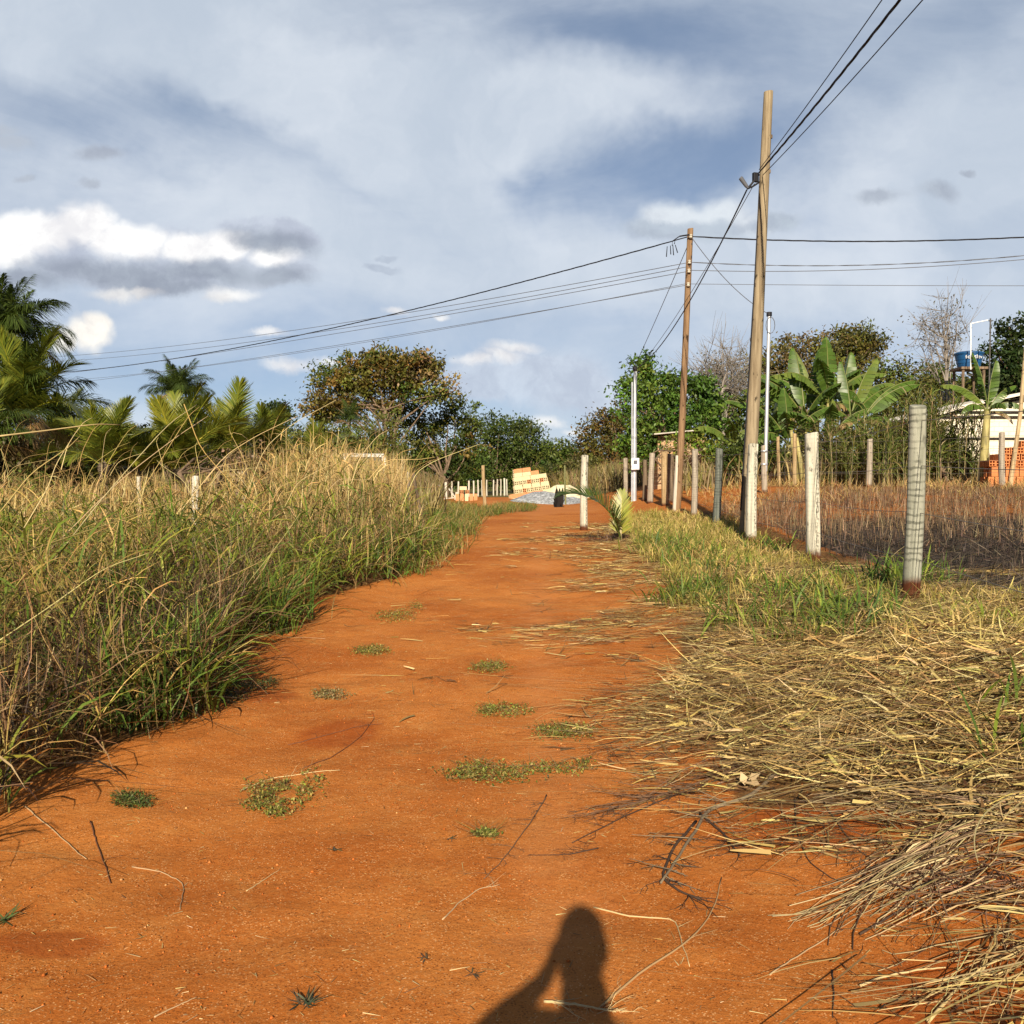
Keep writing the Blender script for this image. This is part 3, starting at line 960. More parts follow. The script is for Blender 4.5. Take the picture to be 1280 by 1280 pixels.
palm('small dim palm in front of the rusty brown tree, fronds mostly lost in hay', 395, 38, 575, 50, ('coconut',), .12, 14, up=.5)
palm('small feathery palm standing before the rusty brown tree crown', 437, 60, 528, 26, ('queen',), .1, 14)
palm('palm at the left edge with lowest hanging fronds half sunk in dry grass', -20, 24, 560, 80, ('coconut', 'queen'), .12, 18)

# ================================================================== bananas
def banana_leaf(name, L, Wd, tilt, bend, fold, cols, tears):
    s_ = Soup()
    n = 16
    s = np.linspace(0, 1, n + 1)
    th = tilt + bend * s ** 1.5
    P = np.zeros((n + 1, 3))
    for i in range(1, n + 1):
        P[i] = P[i - 1] + L / n * np.array([math.sin(th[i]), 0, math.cos(th[i])])
    s_.tube(P, np.linspace(.035, .008, n + 1), 5, (.20, .22, .06))
    N_ = np.stack([-np.cos(th), 0 * th, np.sin(th)], -1)
    w = Wd * np.clip(np.sin(PI * np.clip((s - .16) / .84, 0, 1) ** .75), 0, 1) ** .55
    T = np.stack([np.sin(th), 0 * th, np.cos(th)], -1)
    for sd in (-1, 1):
        dr = 0
        for i in range(2, n):
            if rng.random() < tears: dr = rng.uniform(0, .7)
            f = fold + dr
            d = np.array([0, sd * math.cos(f), 0]) + N_[i] * (-math.sin(f)) + T[i] * .22
            d2 = np.array([0, sd * math.cos(f), 0]) + N_[i + 1] * (-math.sin(f)) + T[i + 1] * .22
            g = .12 * rng.random() * (tears > .15)
            a0 = P[i]; a1 = P[i + 1]
            e0 = a0 + d * w[i] * rng.uniform(.95, 1.02) + (a1 - a0) * g; e1 = a1 + d2 * w[i + 1] - (a1 - a0) * g
            m0 = (a0 + e0) / 2 + N_[i] * .03; m1 = (a1 + e1) / 2 + N_[i] * .03
            K = pal(1, cols, None, .10)[0]
            s_.add(np.array([a0, a1, m1, m0, e1, e0]), np.array([[0, 1, 2, 3], [3, 2, 4, 5]]), None, K)
    return s_.mesh(name, M_PALM)


BG1 = ((.085, .15, .022), (.10, .17, .028), (.07, .125, .02)); BG2 = ((.15, .20, .035), (.12, .18, .03)); BDRY = ((.30, .20, .09), (.20, .13, .06), (.36, .27, .13))
BL = {'up': [banana_leaf('leaf', 2.6, .40, .10 + .12 * i, .35 + .2 * i, .35, (BG1, BG2)[i], .32) for i in range(2)],
      'mid': [banana_leaf('leaf', 2.5, .42, .5, 1.0 + .3 * i, .45, (BG1, BG2)[i], .45) for i in range(2)],
      'low': [banana_leaf('leaf', 2.1, .34, .8, 1.9, .8, BG1, .5)],
      'dead': [banana_leaf('leaf', 1.9, .22, 1.3, 1.6, 1.1, BDRY, .7)]}
M_PSEUDO = m_plain('banana_stem', (.30, .26, .10), .6, var=.5, scale=5, bump=.3, stretch=(2, 2, .35), spec=.3)


def banana(lab, px, d, h, spec, size=1.0, lean=0.0, stem_r=.12):
    g = gd(px, d)
    root = empty('banana_plant', g)
    tag(root, lab, 'banana plant', 'banana plants behind the burnt field')
    st = MB()
    st.tube([(0, 0, -.2), (lean * .25, 0, h * .35), (lean * .6, 0, h * .7), (lean, 0, h)], [stem_r * 1.35, stem_r * 1.1, stem_r, stem_r * .75], 12)
    st.build('pseudostem', M_PSEUDO, root, smooth=True)
    for kd, az, f in spec:
        v = BL[kd]
        o = link('leaf', v[rng.integers(len(v))], root, (lean, 0, h - .05))
        q = size * f
        o.scale = (q, q, q)
        o.rotation_euler = (0, rng.uniform(-.1, .1), R(az))
    return root


banana('low spreading banana plant with pale drooping leaves just left of the steel pole', 918, 41, 1.5, [('mid', 150, .9), ('mid', 200, .9), ('low', 100, .9), ('mid', 250, .9), ('low', 300, 1), ('up', 30, .8), ('low', 340, .9), ('dead', 60, .8)], 1.0)
banana('banana plant right behind the steel pole, leaves half in shade', 968, 40, 2.2, [('mid', 170, 1), ('up', 60, .9), ('low', 220, 1), ('low', 320, 1), ('mid', 280, .9), ('mid', 20, .9), ('low', 110, 1), ('dead', 250, 1)], 1.0)
banana('tallest banana plant with upright leaves against the sky', 1035, 39, 3.2, [('up', 80, 1.1), ('mid', 200, 1.05), ('mid', 330, 1.0), ('mid', 175, 1.05), ('mid', 15, 1), ('mid', 240, 1), ('low', 290, 1), ('low', 140, 1), ('dead', 270, 1), ('dead', 30, 1)], 1.05)
banana('banana plant with a brown leaf stub, left side of the tall clump', 1005, 38.5, 2.6, [('mid', 160, 1.0), ('up', 110, 1.0), ('mid', 200, 1.1), ('mid', 150, 1), ('low', 250, 1), ('mid', 300, .8), ('low', 30, .9), ('dead', 210, 1)], 1.15)
banana('banana plant with one blade leaf upright at the right of the clump', 1062, 37.5, 2.5, [('up', 20, 1.05), ('mid', 40, 1), ('mid', 330, 1), ('low', 270, 1), ('low', 200, .9), ('up', 120, .9), ('dead', 310, 1)], 1.0)
banana('banana plant stretching two long level leaves to the right', 1075, 35, 2.25, [('mid', 5, 1.05), ('mid', 352, 1.0), ('low', 20, .8), ('dead', 200, .9), ('dead', 260, .9), ('dead', 300, .8)], 1.0, stem_r=.1)
banana('single banana plant with a yellowish stem in front of the white house', 1228, 31, 2.35, [('up', 165, .75), ('up', 20, .65), ('mid', 168, .72), ('mid', 10, .55), ('low', 345, .6), ('low', 200, .6), ('low', 280, .5), ('dead', 320, .5)], 1.0, lean=.12)
banana('knee-high young banana sapling beside the sand heap', 716, 56, .35, [('up', 60, .45), ('mid', 170, .5), ('mid', 10, .5), ('low', 240, .5), ('low', 310, .45)], 1.0, stem_r=.05)
banana('banana plant with wide leaves overlapping behind the tallest one', 1020, 41.5, 3.0, [('up', 140, 1.1), ('mid', 170, 1.1), ('mid', 20, 1.1), ('low', 240, 1), ('mid', 310, 1), ('up', 60, 1.0), ('low', 330, 1)], 1.1)
banana('banana plant at the right back of the clump with shaded leaves', 1052, 42, 2.8, [('up', 40, 1.05), ('mid', 340, 1.0), ('mid', 200, 1), ('low', 270, 1), ('mid', 90, 1), ('low', 160, 1)], 1.1)
banana('short banana plant filling the left foot of the clump', 985, 36.5, 1.5, [('mid', 190, 1), ('mid', 250, .9), ('low', 300, 1), ('mid', 340, .9), ('up', 90, .9), ('low', 210, 1), ('mid', 30, .8)], 1.0)
banana('short banana plant with sunlit leaves under the middle of the clump', 1032, 36, 1.5, [('mid', 210, .9), ('mid', 260, .9), ('low', 320, 1), ('mid', 355, .9), ('up', 60, .8), ('dead', 240, .9)], 1.0)
for px, hh, lab in ((997, 3.0, 'slender yellow leaning banana stem by the thin grey post'), (1004, 2.6, 'short yellow banana stem cut off above the dry litter')):
    g = gd(px, 33)
    s1 = MB(); s1.tube([(0, 0, -.1), (-.10, 0, hh * .3), (-.24, 0, hh * .62)], [.085, .075, .055], 10)
    tag(s1.build('cut_banana_plant', M_PSEUDO, None, g, True), lab, 'banana stem', 'cut banana stems')

# ================================================================== cane thicket
def cane_mesh(seed):
    s_ = Soup()
    for i in range(18):
        x, y = rng.normal(0, .42), rng.normal(0, .5)
        h = rng.uniform(1.6, 3.2)
        ln = rng.normal(0, .12, 2)
        K = pal(1, ((.26, .22, .10), (.16, .16, .05), (.34, .27, .14)))[0]
        z = np.linspace(-.2, h, 5)
        s_.tube(np.stack([x + ln[0] * z * z * .25, y + ln[1] * z * z * .25, z], -1), np.linspace(.016, .009, 5), 4, K, cap=False)
        m = 20
        t = rng.uniform(.15, 1, m) * h
        B = np.stack([x + ln[0] * t * t * .25, y + ln[1] * t * t * .25, t], -1)
        s_.blades(B, rng.uniform(0, 2 * PI, m), rng.uniform(.15, .7, m), rng.uniform(.8, 2.2, m), rng.uniform(.5, 1.1, m), rng.uniform(.022, .04, m),
                  pal(m, (MDG, OLG, (.15, .18, .045), (.32, .25, .12), (.11, .145, .04)), (3, 3, 3.5, 1.8, 3)), 4, clamp=False)
    return s_.mesh('cane_clump', M_GRASS)


CM = [cane_mesh(i) for i in range(3)]
for i, (px, d, sc_, lab) in enumerate(((1048, 33.5, .72, 'cane clump under the tallest banana plant'), (1072, 32.6, .72, 'cane clump below the two long level banana leaves'), (1092, 32.4, .78, 'cane clump directly left of the striped grey post'),
                                       (1110, 32.6, .84, 'cane clump rising behind the striped grey post top'), (1132, 32.4, .88, 'cane clump peeking out on both sides of the striped post'), (1150, 32.8, .95, 'cane clump just right of the striped post'),
                                       (1168, 32.5, 1.0, 'tall cane clump with many bleached leaves, below the bare tree'), (1186, 32.9, .98, 'tall cane clump left of the blue water tank'), (1200, 33, .8, 'cane clump at the left corner of the white house'), (1160, 37, 1.1, 'back row cane clump in the middle of the thicket'))):
    o = link('cane_clump', CM[i % 3], None, gd(px, d))
    o.rotation_euler.z = rng.uniform(0, 6); o.scale = (sc_, sc_, sc_)
    tag(o, lab, 'cane', 'cane clumps of the thicket')

# ================================================================== white house with tank, and the brick hut
M_WHITE = m_plain('white_block_wall', (.74, .68, .57), .85, var=.10, scale=3, bump=.2)
def m_block(name, c, mortar, bw, bh, off=.5, msize=.012, var=.18):
    m, N, b = new_mat(name)
    v = N.obj()
    sp = N.n('ShaderNodeSeparateXYZ'); N.t.links.new(v, sp.inputs[0])
    cb = N.n('ShaderNodeCombineXYZ'); N.t.links.new(sp.outputs[0], cb.inputs[0]); N.t.links.new(sp.outputs[2], cb.inputs[1])
    br = N.n('ShaderNodeTexBrick'); br.offset = off
    N.t.links.new(cb.outputs[0], br.inputs['Vector'])
    br.inputs['Scale'].default_value = 1.0
    br.inputs['Brick Width'].default_value = bw; br.inputs['Row Height'].default_value = bh
    br.inputs['Mortar Size'].default_value = msize
    br.inputs['Color1'].default_value = (*[x * (1 - var) for x in c], 1); br.inputs['Color2'].default_value = (*[min(1, x * (1 + var)) for x in c], 1)
    br.inputs['Mortar'].default_value = (*mortar, 1)
    n = N.noise(v, 4, 6, .65)
    cc = N.mix(N.m('MULTIPLY', N.ss(n, .5, .8), .5), br.outputs[0], tuple(x * .55 for x in c))
    N.t.links.new(cc, b.inputs['Base Color'])
    b.inputs['Roughness'].default_value = .9; b.inputs['Specular IOR Level'].default_value = .15
    bp = N.n('ShaderNodeBump'); bp.inputs['Strength'].default_value = .5; bp.inputs['Distance'].default_value = .01
    N.t.links.new(N.m('MULTIPLY', br.outputs['Fac'], -1.0), bp.inputs['Height'])
    N.t.links.new(bp.outputs[0], b.inputs['Normal'])
    return m


M_BLOCK = m_block('white_painted_blocks', (.78, .70, .55), (.55, .49, .38), .40, .20, msize=.010, var=.06)
M_BRICK = m_block('rough_orange_bricks', (.38, .235, .13), (.46, .35, .22), .29, .19, msize=.02, var=.3)
M_DARK = m_plain('dark_gap', (.03, .026, .022), .9)
M_CONC = m_plain('concrete', (.42, .38, .32), .9, var=.25, scale=5, bump=.3)
M_ROOFC = m_plain('fibre_cement', (.50, .46, .40), .9, var=.2, scale=3, bump=.2)
M_PIPE = m_plain('white_plastic', (.78, .78, .78), .35, var=.05)

hg = gd(1290, 41)
s41 = 41 / F
house = empty('white_house', (hg.x, 41, hg.z))
tag(house, 'white painted block house with dark ledges and a low curved roof, at the right edge', 'house')
X0, X1 = (1165 - 1290) * s41, (1440 - 1290) * s41
zt = lambda py: at(640, py, 41).z - hg.z
pts = [(X0, -.3), (X1, -.3), (X1, zt(500)), (X0 + 8.2, zt(483)), (X0 + 6.0, zt(487)), (X0 + 3.5, zt(498)), (X0 + 1.2, zt(512)), (X0, zt(522))]
MB().prism(pts, 0, 6.0).build('wall', M_BLOCK, house)
rf = MB()
rp = [(X0 - .35, zt(520)), (X0 + 1.2, zt(506)), (X0 + 3.5, zt(491)), (X0 + 6.0, zt(480)), (X0 + 8.2, zt(476)), (X1 + .3, zt(494))]
rf.prism(rp + [(p[0], p[1] - .12) for p in reversed(rp)], -.45, 6.3)
rf.build('roof', M_WHITE, house)
MB().prism([(X0 + 1.9, zt(507)), (X0 + 3.6, zt(497.6)), (X0 + 4.6, zt(493)), (X0 + 4.6, zt(499)), (X0 + 2.6, zt(507))], -.03, .1).build('gable_vent', M_DARK, house)
MB().box(((X0 + X1) / 2, -.06, zt(515)), (X1 - X0 + .1, .12, .07)).build('ledge', M_DARK, house)
MB().box(((X0 + X1) / 2, -.08, zt(521)), (X1 - X0 + .1, .16, .06)).build('ledge', M_DARK, house)
MB().box(((X0 + X1) / 2, -.05, zt(548)), (X1 - X0 + .1, .10, .07)).build('ledge', M_DARK, house)
wf = MB().box((X0 + 7.5, -.03, zt(566)), (1.3, .1, 1.0), bev=.01).build('window', M_CONC, house)
MB().box((X0 + 7.5, -.05, zt(566)), (1.1, .1, .8)).build('pane', M_DARK, wf)

# water tank on its brick stand behind the roof
tk_d = 49.0
tc_ = at(1211, 460, tk_d)
tg = gd(1211, tk_d)
stand = empty('tank_stand', (tc_.x, tk_d, tg.z))
tag(stand, 'timber stand that carries the blue water tank behind the banana leaves', 'tank stand')
hs = tc_.z - tg.z
for sx, sy in ((-.5, -.5), (.5, -.5), (-.5, .5), (.5, .5)):
    MB().tube([(sx, sy, -.3), (sx, sy, hs - .12)], .07, 8).build('leg', M_BARK, stand)
MB().box((0, 0, hs - .06), (1.3, 1.3, .12), bev=.01).build('platform', M_BARK, stand)
M_BLUE = m_plain('blue_tank_plastic', (.012, .075, .20), .38, var=.10, scale=3, spec=.5)
tank = empty('water_tank', (tc_.x, tk_d, tc_.z))
tag(tank, 'round blue plastic water tank with white lettering, standing above the banana leaves', 'water tank')
rt = 17.0 * tk_d / F
ht = 17 * tk_d / F
tm = MB()
tm.lathe([(rt * .74, 0), (rt * .78, .02), (rt * .82, ht * .30), (rt * .85, ht * .31), (rt * .87, ht * .55), (rt * .90, ht * .56), (rt * .96, ht * .93), (rt * 1.0, ht * .94), (rt * 1.0, ht)], 40)
tm.build('tank_body', M_BLUE, tank, smooth=False)
tm = MB(); tm.lathe([(rt * 1.04, ht), (rt * 1.04, ht + .05), (rt * .8, ht + .11), (rt * .25, ht + .16)], 40)
tm.build('lid', M_BLUE, tank, smooth=False)
fc = bpy.data.curves.new('lettering', 'FONT'); fc.body = 'fortlev'; fc.size = .36; fc.extrude = .004; fc.align_x = 'CENTER'; fc.align_y = 'CENTER'
fo = bpy.data.objects.new('lettering', fc); C.objects.link(fo)
bpy.context.view_layer.update()
lm = bpy.data.meshes.new_from_object(fo.evaluated_get(bpy.context.evaluated_depsgraph_get()))
bpy.data.objects.remove(fo)
bm_ = bmesh.new(); bm_.from_mesh(lm)
bmesh.ops.subdivide_edges(bm_, edges=[e for e in bm_.edges if e.calc_length() > .08], cuts=2)
for v in bm_.verts:
    rr = rt * .945 + .02 + v.co.z
    a = -PI / 2 + v.co.x * .92 / rr
    v.co = Vector((rr * math.cos(a), rr * math.sin(a), ht * .72 + v.co.y * .72))
bm_.to_mesh(lm); bm_.free()
lm.materials.clear(); lm.materials.append(M_PIPE)
link('lettering', lm, tank)
pg = at(1213, 440, tk_d - 1.0)
def rel(px, py, d, o): return at(px, py, d) - Vector(o)
o0 = (pg.x, pg.y, tg.z)
pm = MB().tube([rel(1213.5, 462, tk_d - 1, o0), rel(1213.5, 404, tk_d - 1, o0)], .026, 8).tube([rel(1213.5, 404.5, tk_d - 1, o0), rel(1235, 400, tk_d - 1, o0)], .026, 8)
tag(pm.build('water_pipe', M_PIPE, None, o0), 'thin white water pipe bent like a hook above the blue tank', 'pipe')
og = gd(1234, 47)
pm = MB().tube([(0, 0, -.3), (.03, 0, at(1234, 398, 47).z - og.z)], .035, 8)
pm.box((.03, 0, at(1234, 401, 47).z - og.z), (.16, .05, .05))
tag(pm.build('mast', m_plain('dark_steel', (.07, .065, .06), .6), None, og), 'thin dark mast standing right of the blue tank', 'mast')
og = gd(1276, 30)
pm = MB().tube([(-.35, 0, -.2), (-.05, 0, 2.2), (.12, 0, at(1280, 405, 30).z - og.z)], [.07, .06, .045], 8)
tag(pm.build('rough_pole', m_plain('pale_dry_wood', (.40, .30, .17), .85, var=.35, scale=8, bump=.5, stretch=(1, 1, .2)), None, og), 'tall thin crooked pole at the right edge in front of the white house', 'pole')

# brick hut
hd = 43.0
hg = gd(862, hd); s43 = hd / F
hut = empty('brick_hut', hg)
tag(hut, 'small unplastered brick hut with ragged right edge and sagging sheet roof, behind the fence posts', 'hut')
xr = (882 - 862) * s43; xl_ = (822 - 862) * s43
zh = lambda py: at(640, py, hd).z - hg.z
hw = MB()
rows = int((zh(545) + .2) / .19)
hw.box(((xl_ + xr) / 2 - .1, 1.1, zh(545) / 2 - .1), (xr - xl_ - .2, 2.2, zh(545) + .2))
for r in range(rows):
    hw.box((xr - .17 + .045 * (r % 2), .12, -.2 + .19 * r + .1), (.22 + .09 * (r % 2), .22, .17))
hw.build('wall', M_BRICK, hut)
rm = MB(); rm.box(((xl_ + xr) / 2, .9, zh(540)), (xr - xl_ + .5, 3.0, .05), ry=-.09)
rm.build('roof', M_ROOFC, hut)

# ================================================================== poles, posts and wires
def m_log(name, light, dark, bands=0.0, stain=.15, spots=.3, stripe=None, stain_c=(.085, .028, .012), band_s=34.0):
    """weathered round wood: long grain, knots, peeling bands and an earth stain at the foot"""
    m, N, b = new_mat(name)
    o = N.obj()
    sp = N.n('ShaderNodeSeparateXYZ'); N.t.links.new(o, sp.inputs[0])
    z = sp.outputs[2]
    grain = N.noise(N.mapping(o, scale=(22, 22, 1.3)), 1.0, 6, .65)
    c = N.mix(N.ss(grain, .35, .65), dark, light)
    sn = N.noise(N.mapping(o, scale=(9, 9, 4)), 1.0, 4, .6)
    c = N.mix(N.m('MULTIPLY', N.ss(sn, .60, .70), spots * 2), c, tuple(x * .25 for x in dark))
    if bands:
        wv = N.m('SINE', N.m('ADD', N.m('MULTIPLY', z, band_s * 6.28 / 2), N.m('MULTIPLY', N.noise(o, 3.5, 4, .6), 14)))
        bb = N.m('MULTIPLY', N.ss(wv, .1, .8), N.ss(N.noise(o, 5, 4, .6), .40, .58))
        c = N.mix(N.m('MULTIPLY', bb, bands), c, tuple(x * .5 for x in dark))
    if stripe:
        sd = N.ss(N.m('ABSOLUTE', N.m('SUBTRACT', sp.outputs[0], stripe[0])), stripe[1], stripe[1] * .5)
        sd = N.m('MULTIPLY', sd, N.ss(N.noise(N.mapping(o, scale=(60, 60, 26)), 1.0, 5, .75), .47, .56))
        c = N.mix(N.m('MULTIPLY', sd, .85), c, (.05, .045, .035))
    if stain:
        st = N.ss(N.m('ADD', z, N.m('MULTIPLY', N.m('SUBTRACT', N.noise(o, 9, 4, .6), .5), .12)), stain + .05, stain - .05)
        c = N.mix(st, c, stain_c)
    N.t.links.new(c, b.inputs['Base Color'])
    b.inputs['Roughness'].default_value = .88; b.inputs['Specular IOR Level'].default_value = .12
    bp = N.n('ShaderNodeBump'); bp.inputs['Strength'].default_value = .6; bp.inputs['Distance'].default_value = .008
    N.t.links.new(N.m('ADD', grain, N.m('MULTIPLY', sn, .5)), bp.inputs['Height'])
    N.t.links.new(bp.outputs[0], b.inputs['Normal'])
    return m


M_POLEW = m_log('pole_wood', (.33, .265, .17), (.19, .145, .09), spots=.5, stain=0)
M_POLER = m_log('rusty_pole_wood', (.28, .18, .10), (.15, .09, .05), spots=.6, stain=0)
M_WASH = m_log('whitewash', (.62, .58, .48), (.46, .42, .34), spots=.25, stain=.05)
M_POSTG = m_log('green_grey_post', (.36, .36, .29), (.24, .245, .19), bands=.85, stain=.21)
M_POSTW = m_log('whitewashed_post', (.58, .55, .44), (.36, .34, .27), bands=.15, spots=.6, stain=.10, stripe=(.045, .022))
M_POSTD = m_log('dark_wood_post', (.20, .15, .10), (.10, .075, .05), bands=.2, stain=.05)
M_POSTT = m_log('tan_wood_post', (.42, .31, .17), (.26, .18, .09), bands=.2, stain=.05)
M_POSTS = m_log('silver_wood_post', (.40, .35, .28), (.24, .20, .15), bands=.3, stain=.06)
M_STEEL = m_plain('galvanised_steel', (.55, .57, .60), .45, .6, var=.12, scale=5)
M_BLACK = m_plain('black_cable', (.012, .012, .016), .6, var=.1)
M_GREYC = m_plain('grey_cable', (.10, .105, .12), .6, var=.1)
M_WIRE = m_plain('rusty_wire', (.20, .18, .16), .6, .5, var=.2)


def log_mesh(name, h, r0, r1, mat, seed=0, sides=14, seg=14, below=.25, crack=0.0, square=0.0, lean=(0, 0), crook=.012):
    bm = bmesh.new()
    rings = []
    zs = np.concatenate([[-below], np.linspace(0, h, seg)])
    for i, z in enumerate(zs):
        t = max(0, z) / h
        r = r0 + (r1 - r0) * t
        ox = lean[0] * t + crook * math.sin(3.1 * t + seed) ; oy = lean[1] * t + crook * math.cos(2.3 * t + seed * 2)
        ring = []
        for j in range(sides):
            a = 2 * PI * j / sides
            q = r * (1 + .05 * math.sin(2 * a + seed) + .025 * math.sin(5 * a + 7 * t + seed))
            if square:
                q *= 1 + square * (1 / max(abs(math.cos(a)), abs(math.sin(a))) - 1.15)
            if crack:
                da = (a - (-PI / 2 + .35) + PI) % (2 * PI) - PI
                q *= 1 - crack * math.exp(-(da / .16) ** 2)
            ring.append(bm.verts.new((ox + q * math.cos(a), oy + q * math.sin(a), z + (.012 * math.sin(a + seed) if i == len(zs) - 1 else 0))))
        rings.append(ring)
    top = []
    z = zs[-1]
    cx = sum(v.co.x for v in rings[-1]) / sides; cy = sum(v.co.y for v in rings[-1]) / sides
    for v in rings[-1]:
        top.append(bm.verts.new((cx + (v.co.x - cx) * .88, cy + (v.co.y - cy) * .88, v.co.z + r1 * .12)))
    rings.append(top)
    for i in range(len(rings) - 1):
        for j in range(sides):
            bm.faces.new((rings[i][j], rings[i][(j + 1) % sides], rings[i + 1][(j + 1) % sides], rings[i + 1][j]))
    bm.faces.new(list(reversed(rings[0]))); bm.faces.new(rings[-1])
    me = bpy.data.meshes.new(name); bm.to_mesh(me); bm.free()
    for p in me.polygons[:-1]: p.use_smooth = True
    me.materials.append(mat)
    return me


def pix_post(name, lab, base, top, wpx, mat, cat='fence post', group=None, d=None, seed=0, **kw):
    """a post standing where the photo shows its foot, as tall and wide as it shows"""
    g = gp(*base) if d is None else gd(base[0], d)
    t = at(top[0], top[1], g.y)
    h = t.z - g.z
    r = wpx * g.y / F / 2
    o = link(name, log_mesh(name, h, r * 1.04, r * .96, mat, seed, lean=(t.x - g.x, 0), **kw), None, g)
    tag(o, lab, cat, group)
    return o, g, h


GRP = 'posts along the road fence'
posts = []
for i, (lab, base, top, w, mat, kw) in enumerate((
        ('nearest thick grey green post with dark rings and red earth stain at its foot', (1139, 753), (1147, 508), 22, M_POSTG, dict(crack=.0, sides=18, seg=24)),
        ('whitewashed square-cut post with a dark split, beside the burnt field', (1015, 700), (1016, 542), 17, M_POSTW, dict(crack=.55, square=.45, sides=20)),
        ('bright white post with a dark spotted edge at the tall wooden pole', (939, 679), (941, 556), 13, M_POSTW, dict(crack=.5, square=.5, sides=20)),
        ('dark grey green post just left of the tall wooden pole', (896, 657), (899, 561), 10, m_log('dull_green_post', (.17, .18, .15), (.09, .10, .085), bands=.6, stain=.05), {}),
        ('thin grey post in front of the brick hut', (867, 646), (869, 562), 7.5, M_POSTS, {}),
        ('tan post just left of the white-footed rusty pole', (831, 632), (831, 565), 8, M_POSTT, {}),
        ('rough pale brown post with peeling bark, left of the tan one', (813, 629), (815, 567), 7.5, M_POSTS, {}),
        ('dark brown post nearly hidden beside the peeling one', (806, 626), (806, 575), 6, M_POSTD, {}),
        ('grey white post left of the steel pole with the meter box', (782, 625), (782, 573), 5.5, M_POSTS, {}))):
    posts.append(pix_post('fence_post', lab, base, top, w, mat, group=GRP, seed=i * 1.7, **kw))
pix_post('fence_post', 'whitewashed post with flaking paint alone at the road edge behind the palm seedling', (730, 663), (731, 570), 9.5, M_POSTW, group=GRP, seed=3.3, square=.3)
pix_post('gate_post', 'darker post half hidden directly behind the white-footed rusty pole', (838, 628), (838, 568), 9, M_POSTD, seed=5.1)

GRB = 'posts of the fence behind the burnt field'
bposts = []
for i, (lab, px, py, d, w, mat) in enumerate((
        ('grey wooden post in the middle of the back fence, hay heaped at its foot', (1085, 1088), 549, 31.5, 7, M_POSTS),
        ('grey post in front of the orange hollow bricks at the right edge', (1253, 1252), 541, 29, 7, M_POSTS),
        ('pale thin post beside the yellow leaning banana stem', (993, 993), 542, 30, 5.5, M_POSTT),
        ('thin brown post left of the pale one in the back fence', (973, 973), 546, 33, 4, M_POSTT),
        ('slim dark post behind the tall wooden pole in the back fence', (912, 912), 562, 38, 4, M_POSTD),
        ('slim white post in the shade left of the tall wooden pole', (905, 905), 560, 39, 3.5, M_WASH),
        ('short slim brown post between shaded white post and tall pole', (921, 921), 560, 37, 3.5, M_POSTT))):
    bposts.append(pix_post('fence_post', lab, (px[0], 0), (px[1], py), w, mat, group=GRB, d=d, seed=i * 2.3 + 1))

# utility poles
def pole(name, lab, base, top, w0, w1, mat, d=None, cat='utility pole'):
    g = gp(*base) if d is None else gd(base[0], d)
    t = at(top[0], top[1], g.y)
    root = empty(name, g)
    tag(root, lab, cat)
    me = log_mesh('shaft', t.z - g.z, w0 * g.y / F / 2, w1 * g.y / F / 2, mat, 1.0, 16, 26, .4, lean=(t.x - g.x, 0), crook=.03)
    link('shaft', me, root)
    return root, g, t


pole1, p1g, p1t = pole('utility_pole', 'tall tan wooden utility pole leaning slightly right, with a dark cable clamp', (930, 671), (962, 115), 16.5, 11, M_POLEW)
D1 = p1g.y
br = at(944, 226, D1) - p1g
bm1 = MB()
bm1.box(br + Vector((-.02, -.10, .03)), (.10, .07, .16), rz=.3, bev=.01)
bm1.tube([br + Vector((.04, -.10, .08)), br + Vector((-.10, -.14, -.10)), br + Vector((-.17, -.14, -.18))], .018, 8)
bm1.tube([br + Vector((.04, -.10, -.06)), br + Vector((-.08, -.13, -.14)), br + Vector((-.17, -.14, -.18))], .016, 8)
bm1.build('bracket', M_BLACK, pole1)
bm1 = MB(); bm1.tube([br + Vector((-.16, -.14, -.17)), br + Vector((-.19, -.14, -.13)), br + Vector((-.29, -.155, .0)), br + Vector((-.30, -.155, .01))], [.02, .032, .040, .03], 12)
bm1.build('clamp_sleeve', M_GREYC, pole1)
kb = MB()
kr = random.Random(4)
for i in range(11):
    z = kr.uniform(.8, (p1t - p1g).z * .97); t = z / (p1t - p1g).z
    a = kr.uniform(PI, 2 * PI); r = .105 * (1 - .33 * t)
    cx = (p1t.x - p1g.x) * t
    kb.box((cx + r * math.cos(a), r * math.sin(a), z), (.05, .05, .07), bev=.015)
kb.build('knots', M_POSTD, pole1)

pole2, p2g, p2t = pole('utility_pole', 'rust brown utility pole with bolt holes and a whitewashed foot, cables fanning from its top', (845, 641), (864, 286), 8.4, 7.0, M_POLER)
D2 = p2g.y
tt = (569 - 641) / (286 - 641)
hh = (p2t.z - p2g.z)
wm = log_mesh('painted_foot', hh * tt, 8.4 * D2 / F / 2 + .006, 8.15 * D2 / F / 2 + .006, M_WASH, 1.0, 16, 10, .3, lean=((p2t.x - p2g.x) * tt, 0), crook=0)
link('painted_foot', wm, pole2)
hb = MB()
for i in range(16):
    t = .30 + .043 * i
    r = (8.4 - 1.4 * t) * D2 / F / 2
    hb.tube([((p2t.x - p2g.x) * t + .02, -r - .004, hh * t), ((p2t.x - p2g.x) * t + .02, -r + .05, hh * t)], .022, 8)
hb.build('bolt_holes', M_BLACK, pole2)
ins = MB()
for py in (297, 329, 340, 357):
    q = at(863.5 - (py - 290) * .05, py, D2) - p2g
    ins.lathe([(.03, -.05), (.05, -.03), (.03, 0), (.05, .03), (.03, .05)], 10, (q.x - .02, -.14, q.z))
ins.build('insulators', M_WASH, pole2)

